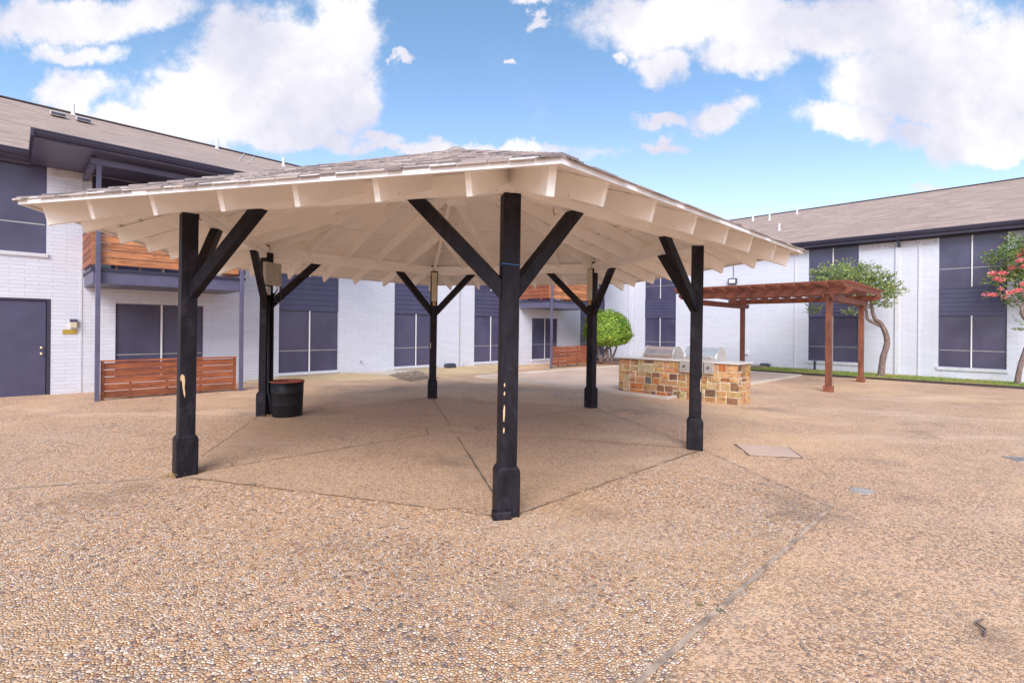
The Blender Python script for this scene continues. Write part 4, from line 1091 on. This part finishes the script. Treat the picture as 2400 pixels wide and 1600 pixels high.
def grill(x0, x1, label, matl, prof, panel):
    gx_, gy_ = IX + CA * x0 + SA * .12, IY - SA * x0 + CA * .12
    r_ = empty('gas_grill', label, 'grill', (gx_, gy_, gz(4, 11.5) + IH + .032), R(-45.25), 'gas grills on the stone island')
    L = x1 - x0
    m = MB(); m.prism([(.03, y, z) for y, z in prof], (L - .06, 0, 0)); m.build('hood', matl, r_, bevel=.008)
    for x in (0.0, L - .03):
        m = MB(); big = [((y - .25) * 1.05 + .25, z * 1.05) for y, z in prof]
        m.prism([(x, y, max(0.0, z)) for y, z in big], (.03, 0, 0)); m.build('end_cap', M_STEEL, r_, bevel=.004)
    m = MB(); m.box(-.02, L + .02, -.06, .52, .0, .018); m.build('rim', M_STEEL, r_, bevel=.003)
    hz_ = .10
    m = MB(); m.tube([(.10, -.055, hz_), (L - .10, -.055, hz_)], .012, 8)
    for x in (.12, L - .12): m.tube([(x, -.055, hz_), (x, .02, hz_)], .008, 6)
    m.build('handle', M_STEEL, r_)
    for x in (.06, L - .06):
        m = MB(); m.tube([(x, .56, .02), (x, .53, .10)], .012, 6); m.build('hinge', M_BAIT, r_)
    if panel:
        m = MB(); m.box(.0, L, -.185, -.125, -.27, -.005); pn = m.build('control_panel', M_STEEL, r_, bevel=.006)
        for x in (L * .14, L * .38, L * .62, L * .86):
            m = MB(); m.tube([(x, -.186, -.13), (x, -.225, -.13)], [.026, .020], 12); m.build('knob', M_BAIT, pn)
        m = MB(); m.box(L * .72, L * .74, -.188, -.1855, -.25, -.02); m.build('panel_seam', M_BAIT, pn)
    return r_
PA = [(0, .0), (.0, .11), (.07, .22), (.17, .285), (.32, .28), (.43, .21), (.50, .10), (.50, 0)]
PB = [(.0, .0), (.0, .07), (.05, .17), (.14, .26), (.26, .30), (.38, .28), (.46, .20), (.50, .08), (.50, 0)]
grill(.62, 1.41, 'stainless grill hood with a bronze ground reflection painted in at the left of the island counter', M_STEELC, PA, False)
grill(1.66, 2.43, 'bright stainless grill with a front control panel at the right of the island counter', M_STEEL, PB, True)

# ================================================================= PERGOLA
PX, PY = 5.78, 15.74
pg = empty('pergola', 'red brown stained timber pergola with four posts in front of the right building', 'pergola', (PX, PY, gz(8, 15.5)), R(-45.25))
PW_, PD = 3.68, 3.96
for x in (0, PW_):
    for y in (0, PD):
        m = MB(); m.box(x - .07, x + .07, y - .07, y + .07, -.06, 2.56, rng.uniform(.85, 1.15)); po = m.build('post', M_WOODPY, pg, bevel=.005)
        m = MB(); m.box(x - .105, x + .105, y - .105, y + .105, -.06, .155); m.build('base_block', M_WOODPY, po, bevel=.006)
def cutbeam(name, a, b, z0, z1, th, axis, pos, mt, col=1.0, cut=.09):
    pr = [(a, z1), (a, z1 - (z1 - z0) * .4), (a + cut, z0), (b - cut, z0), (b, z1 - (z1 - z0) * .4), (b, z1)]
    m = MB()
    if axis == 'x': m.prism([(u_, pos, z) for u_, z in pr], (0, th, 0), col)
    else: m.prism([(pos, u_, z) for u_, z in pr], (th, 0, 0), col)
    m.build(name, mt, pg, bevel=.003)
for x in (0, PW_):
    for o_ in (-.112, .072): cutbeam('side_beam', -.22, PD + .35, 2.40, 2.555, .04, 'y', x + o_, M_WOODY, .95)
for y in (0, PD):
    for o_ in (-.10, .06): cutbeam('cross_beam', -.50, PW_ + .50, 2.562, 2.725, .04, 'x', y + o_, M_WOODB, 1.0)
x = -.42; i = 0
while x < PW_ + .48:
    cutbeam('rafter', -.50, PD + .50, 2.727, 2.862, .038, 'y', x, M_WOODY, rng.uniform(.85, 1.15), .10); x += .374
y = -.48
while y < PD + .5:
    m = MB(); m.box(-.50, PW_ + .52, y, y + .036, 2.863, 2.895, rng.uniform(.85, 1.2)); m.build('batten', M_WOODB, pg); y += .125

# ================================================================= PLANTS
def rv(): 
    while True:
        v_ = Vector((rng.uniform(-1, 1), rng.uniform(-1, 1), rng.uniform(-1, 1)))
        if .05 < v_.length < 1: return v_
def leaf(m, p, s_, n_, col):
    t_ = n_.cross(rv()).normalized(); b = n_.cross(t_).normalized()
    m.add([p - t_ * s_, p + b * s_ * .45, p + t_ * s_, p - b * s_ * .45], [(0, 1, 2, 3)], col)
def W3(pxs, pys, d_): return Vector(((pxs - 1200) / 1165 * d_, d_, 1.55 - (pys - 768 - .0165 * (pxs - 1200)) * d_ / 1165 - .0075 * (pxs - 1200) / 1165 * d_))

def crown(m, blobs, n_, size, pal_, tips=None, tipc=None):
    tot = sum(b[1] * b[2] for b in blobs)
    for c_, rx, rz_ in blobs:
        kk = int(n_ * rx * rz_ / tot)
        twigs = max(6, kk // 14)
        for _ in range(twigs):
            d_ = rv().normalized(); q = c_ + Vector((d_.x * rx, d_.y * rx, d_.z * rz_)) * (rng.random() ** .45)
            dr_ = (q - c_).normalized() * .5 + Vector((rng.uniform(-.5, .5), rng.uniform(-.5, .5), rng.uniform(-.1, .5)))
            L = rng.uniform(.12, .34)
            tone = rng.uniform(.75, 1.2)
            for i in range(14):
                t_ = i / 13; p = q + dr_ * L * t_ + rv() * .035 * (1.3 - t_)
                cc = rng.choice(pal_)
                if tips and t_ > .75 and rng.random() < tips: cc = tipc
                leaf(m, p, size * rng.uniform(.7, 1.3), (rv() + Vector((0, 0, .8))).normalized(), tuple(x_ * tone for x_ in cc))
# crape myrtle behind the pergola
D1 = 17.5
T1 = empty('crape_myrtle', 'crooked bare trunked tree with a flat green crown reaching over the pergola', 'tree', (W3(2068, 883, D1).x, D1, gz(13, 0) + .04))
def rel(v_, root): return v_ - Vector(root.location)
def trunk(root, d_, paths, name='trunk'):
    for i, path in enumerate(paths):
        m = MB(); pts = [rel(W3(x_, y_, d_ + dd), root) for x_, y_, dd, r_ in path]
        # resample smoothly
        P2 = []; R2_ = []
        for j in range(len(pts) - 1):
            p0 = pts[max(j - 1, 0)]; p1 = pts[j]; p2 = pts[j + 1]; p3 = pts[min(j + 2, len(pts) - 1)]
            for q_ in range(4):
                t_ = q_ / 4
                P2.append(.5 * ((2 * p1) + (p2 - p0) * t_ + (2 * p0 - 5 * p1 + 4 * p2 - p3) * t_ * t_ + (3 * p1 - p0 - 3 * p2 + p3) * t_ ** 3))
                R2_.append((path[j][3] * (1 - t_) + path[j + 1][3] * t_) * rng.uniform(.93, 1.07))
        P2.append(pts[-1]); R2_.append(path[-1][3])
        m.tube(P2, R2_, 10); m.build(name if i == 0 else 'limb', M_BARK, root, smooth=True)
trunk(T1, D1, [[(2066, 890, 0, .13), (2067, 865, 0, .105), (2071, 835, 0, .10), (2079, 806, 0, .095), (2076, 782, 0, .09), (2064, 758, 0, .075), (2050, 746, 0, .06), (2043, 722, 0, .055), (2040, 690, 0, .045), (2050, 665, 0, .025)],
               [(2068, 765, .02, .06), (2050, 757, .05, .052), (2033, 747, .1, .05), (2030, 728, .1, .045), (2020, 705, .1, .035), (2000, 680, .1, .02)],
               [(2040, 690, 0, .03), (2070, 675, -.2, .02), (2100, 672, -.3, .01)], [(2010, 695, .1, .025), (1970, 675, .3, .018), (1930, 665, .3, .01)]])
LP1 = [(.26, .36, .17), (.36, .45, .22), (.19, .28, .13), (.46, .52, .26)]
LP = [(.17, .27, .09), (.25, .36, .13), (.12, .20, .07), (.36, .44, .18)]
m = MB()
bl = [((1925, 672), 28, 18), ((1955, 650), 40, 26), ((1990, 640), 45, 26), ((2025, 652), 45, 28), ((2060, 665), 40, 24), ((2090, 682), 28, 14), ((2045, 690), 42, 20), ((1985, 672), 45, 22), ((2060, 712), 26, 10), ((1905, 725), 14, 10), ((1990, 730), 12, 8), ((1930, 640), 24, 14)]
crown(m, [(rel(W3(x_, y_, D1 + rng.uniform(-.3, .3)), T1), rx_ / 1165 * D1, rz_ / 1165 * D1) for (x_, y_), rx_, rz_ in bl], 23000, .034, LP1, .5, (.62, .56, .12))
m.build('crown', M_LEAF, T1)
# pink flowering tree at the right edge
D2 = 15.4
T2 = empty('flowering_tree', 'pink flowering crape myrtle at the right edge in front of the wall', 'tree', (W3(2386, 905, D2).x, D2, gz(15, 0) + .04))
trunk(T2, D2, [[(2385, 912, 0, .085), (2387, 885, 0, .07), (2393, 855, 0, .068), (2402, 825, 0, .06), (2412, 795, 0, .055), (2412, 765, 0, .05), (2400, 745, 0, .045), (2393, 728, 0, .035), (2400, 700, 0, .03), (2385, 660, 0, .02)],
               [(2412, 780, 0, .04), (2430, 730, 0, .035), (2450, 660, .1, .02), (2440, 600, .1, .015)], [(2395, 725, 0, .02), (2370, 690, 0, .014), (2335, 672, 0, .008)]])
m = MB()
bl = [((2345, 600), 30, 20), ((2375, 590), 30, 26), ((2400, 565), 28, 26), ((2360, 640), 38, 24), ((2395, 640), 38, 34), ((2335, 660), 26, 12), ((2400, 700), 30, 30), ((2330, 690), 16, 6), ((2440, 600), 50, 50), ((2470, 680), 50, 50), ((2392, 765), 10, 10), ((2450, 545), 40, 30)]
B2_ = [(rel(W3(x_, y_, D2 + rng.uniform(-.3, .3)), T2), rx_ / 1165 * D2, rz_ / 1165 * D2) for (x_, y_), rx_, rz_ in bl]
crown(m, B2_, 17000, .036, LP, .35, (.62, .50, .12)); m.build('crown', M_LEAF, T2)
m = MB()
for x_, y_, n_ in [(2385, 598, 50), (2370, 628, 60), (2350, 640, 45), (2325, 640, 45), (2345, 655, 40), (2335, 652, 40), (2385, 680, 70), (2400, 665, 60), (2365, 685, 40), (2327, 690, 55), (2310, 690, 20), (2355, 695, 14), (2400, 625, 70), (2402, 585, 60), (2345, 676, 14), (2415, 640, 60), (2430, 690, 60), (2390, 610, 40)]:
    c_ = rel(W3(x_, y_, D2 - rng.uniform(.1, .55)), T2)
    for _ in range(int(n_ * 1.6)):
        d_ = rv(); cc = rng.choice([(.90, .20, .26), (.95, .36, .38), (.85, .12, .22), (.92, .48, .40)])
        leaf(m, c_ + Vector((d_.x * .12, d_.y * .10, d_.z * .07)), rng.uniform(.02, .042), rv().normalized(), cc)
m.build('blossom', M_LEAF, T2)
# clipped topiary
D3 = 22.0
T3 = empty('topiary_bush', 'clipped bright green mushroom shaped bush on bare stems in the far corner', 'bush', (W3(1420, 837, D3).x, D3, .09))
m = MB(); BP = [(.15, .28, .03), (.25, .41, .04), (.40, .53, .06), (.06, .14, .02), (.50, .60, .08)]
cen = rel(W3(1424, 782, D3), T3)
def dome(th, ph):   # th azimuth, ph elevation
    up_ = math.sin(ph)
    r_ = 1.07 * (1 + .05 * math.sin(3 * th + 1) + .04 * math.sin(7 * th)) * math.cos(ph) ** .75
    z = (1.08 if up_ > 0 else .55) * up_ * (1 + .05 * math.sin(4 * th))
    sk = max(0.0, up_) * -.12
    return Vector((r_ * math.cos(th) + sk, r_ * math.sin(th) * .92, z))
core = []
for j in range(9):
    for i in range(20):
        core.append(cen + dome(2 * math.pi * i / 20, -1.45 + 2.95 * j / 8) * .86)
m.add(core, [(j * 20 + i, j * 20 + (i + 1) % 20, (j + 1) * 20 + (i + 1) % 20, (j + 1) * 20 + i) for j in range(8) for i in range(20)], (.10, .20, .025))
for _ in range(17000):
    th = rng.uniform(0, 2 * math.pi); ph = math.asin(rng.uniform(-1, 1)); d_ = dome(th, ph)
    clump = math.sin(th * 11 + ph * 5) * math.sin(ph * 14 + th * 3) + math.sin(th * 5 - ph * 9)
    s_ = .89 + .075 * clump * .5 + rng.uniform(-.04, .11) + (.08 if rng.random() < .04 else 0)
    nrm = (d_.normalized() + rv() * .8).normalized()
    leaf(m, cen + d_ * s_, rng.uniform(.028, .05), nrm, tuple(x_ * rng.uniform(.8, 1.2) for x_ in rng.choice(BP)))
m.build('foliage', M_LEAF, T3)
base = Vector((0, 0, 0))
m = MB()
for a_, b_, r_ in (((-.20, 0, -.05), (-.35, 0, .9), .05), ((-.15, .1, -.05), (.25, .1, .95), .045), ((.10, 0, -.05), (.05, -.1, .9), .05), ((.22, .1, -.05), (.55, 0, .85), .04), ((.25, -.05, -.05), (.2, .3, .9), .035), ((-.1, 0, .25), (.35, -.1, .8), .03)):
    a_, b_ = Vector(a_), Vector(b_); mid = (a_ + b_) / 2 + Vector((rng.uniform(-.1, .1), 0, .05))
    m.tube([a_, a_ * .6 + mid * .4, mid, b_], [r_ * 1.7, r_ * 1.4, r_ * 1.1, r_ * .7], 8)
m.build('stems', M_BARK, T3, smooth=True)

# ================================================================= SMALL GROUND THINGS
m = MB(); q = [(3.09, 6.83), (3.73, 6.71), (3.60, 6.16), (3.0, 6.24)]
m.add([g(*p, .008) for p in q] + [g(*p, -.03) for p in q], [(3, 2, 1, 0), (0, 1, 5, 4), (1, 2, 6, 5), (2, 3, 7, 6), (3, 0, 4, 7)])
ap = empty('access_cover', 'flat pale concrete access cover set in the paving right of the gazebo', 'access cover', (0, 0, 0))
m.build('cover_slab', M_CONC, ap)
m = MB(); cx_ = sum(p[0] for p in q) / 4; cy_ = sum(p[1] for p in q) / 4
for i in range(4):
    a, b = q[i], q[(i + 1) % 4]; f_ = 1.035
    strip(m, (cx_ + (a[0] - cx_) * f_, cy_ + (a[1] - cy_) * f_), (cx_ + (b[0] - cx_) * f_, cy_ + (b[1] - cy_) * f_), .022, .004, .8)
m.build('edge_gap', M_JOINT, ap)
r_ = empty('cleanout_cover', 'small round grey metal cover set in the paving right of the coarse pebbles', 'drain cover', g(3.46, 4.90, 0))
m = MB(); m.lathe([(0.0, .008), (.085, .008), (.098, .006), (.10, .0), (.10, -.01)], 28); m.build('lid', M_GREYC, r_)
m = MB(); m.box(-.07, .07, -.008, .008, .0085, .011); m.build('lid_bar', M_VENT, r_)
r_ = empty('drain_grate', 'grey slotted drain grate at the right edge of the paving', 'drain grate', g(6.55, 6.22, 0), R(-10))
m = MB(); 
m.box(-.26, .26, -.13, -.11, 0, .012); m.box(-.26, .26, .11, .13, 0, .012); m.box(-.26, -.24, -.11, .11, 0, .012); m.box(.24, .26, -.11, .11, 0, .012)
for i in range(15): m.box(-.225 + i * .031, -.210 + i * .031, -.11, .11, 0, .010)
m.build('grate', M_GREYC, r_)
m = MB(); m.box(-.24, .24, -.11, .11, -.02, .0035); m.build('sump', M_JOINT, r_)
m = MB(); m.tube([g(2.44, 2.55, .012), g(2.49, 2.60, .016), g(2.50, 2.66, .014), g(2.57, 2.70, .012)], .006, 6)
tag(m.build('twig', M_BARK), 'short crooked brown twig lying on the paving', 'twig')
m = MB()
for cx_, cy_ in ((1.07, 2.80), (1.16, 2.74)):
    for _ in range(14):
        p = Vector(g(cx_ + rng.uniform(-.02, .02), cy_ + rng.uniform(-.015, .015), .012 + rng.uniform(0, .008)))
        leaf(m, p, rng.uniform(.006, .011), (rv() + Vector((0, 0, 1))).normalized(), rng.choice([(.09, .13, .06), (.14, .18, .08)]))
tag(m.build('weed', M_LEAF), 'tiny green weeds growing in the sandy paving joint', 'weed', None, 'stuff')
# scattered dead leaves
m = MB(); spots = [(rng.uniform(-3.4, 3.0), rng.uniform(4.6, 9.6)) for _ in range(14)] + [(rng.uniform(-5, 7), rng.uniform(3, 12)) for _ in range(22)]
for x, y in spots:
    leaf(m, Vector(g(x, y, .016)), rng.uniform(.012, .028), (Vector((0, 0, 1)) + rv() * .3).normalized(), rng.choice([(.16, .07, .03), (.10, .05, .03), (.24, .13, .05)]))
tag(m.build('leaf_litter', M_LEAF), 'a few dead brown leaves scattered over the paving', 'dead leaves', None, 'stuff')
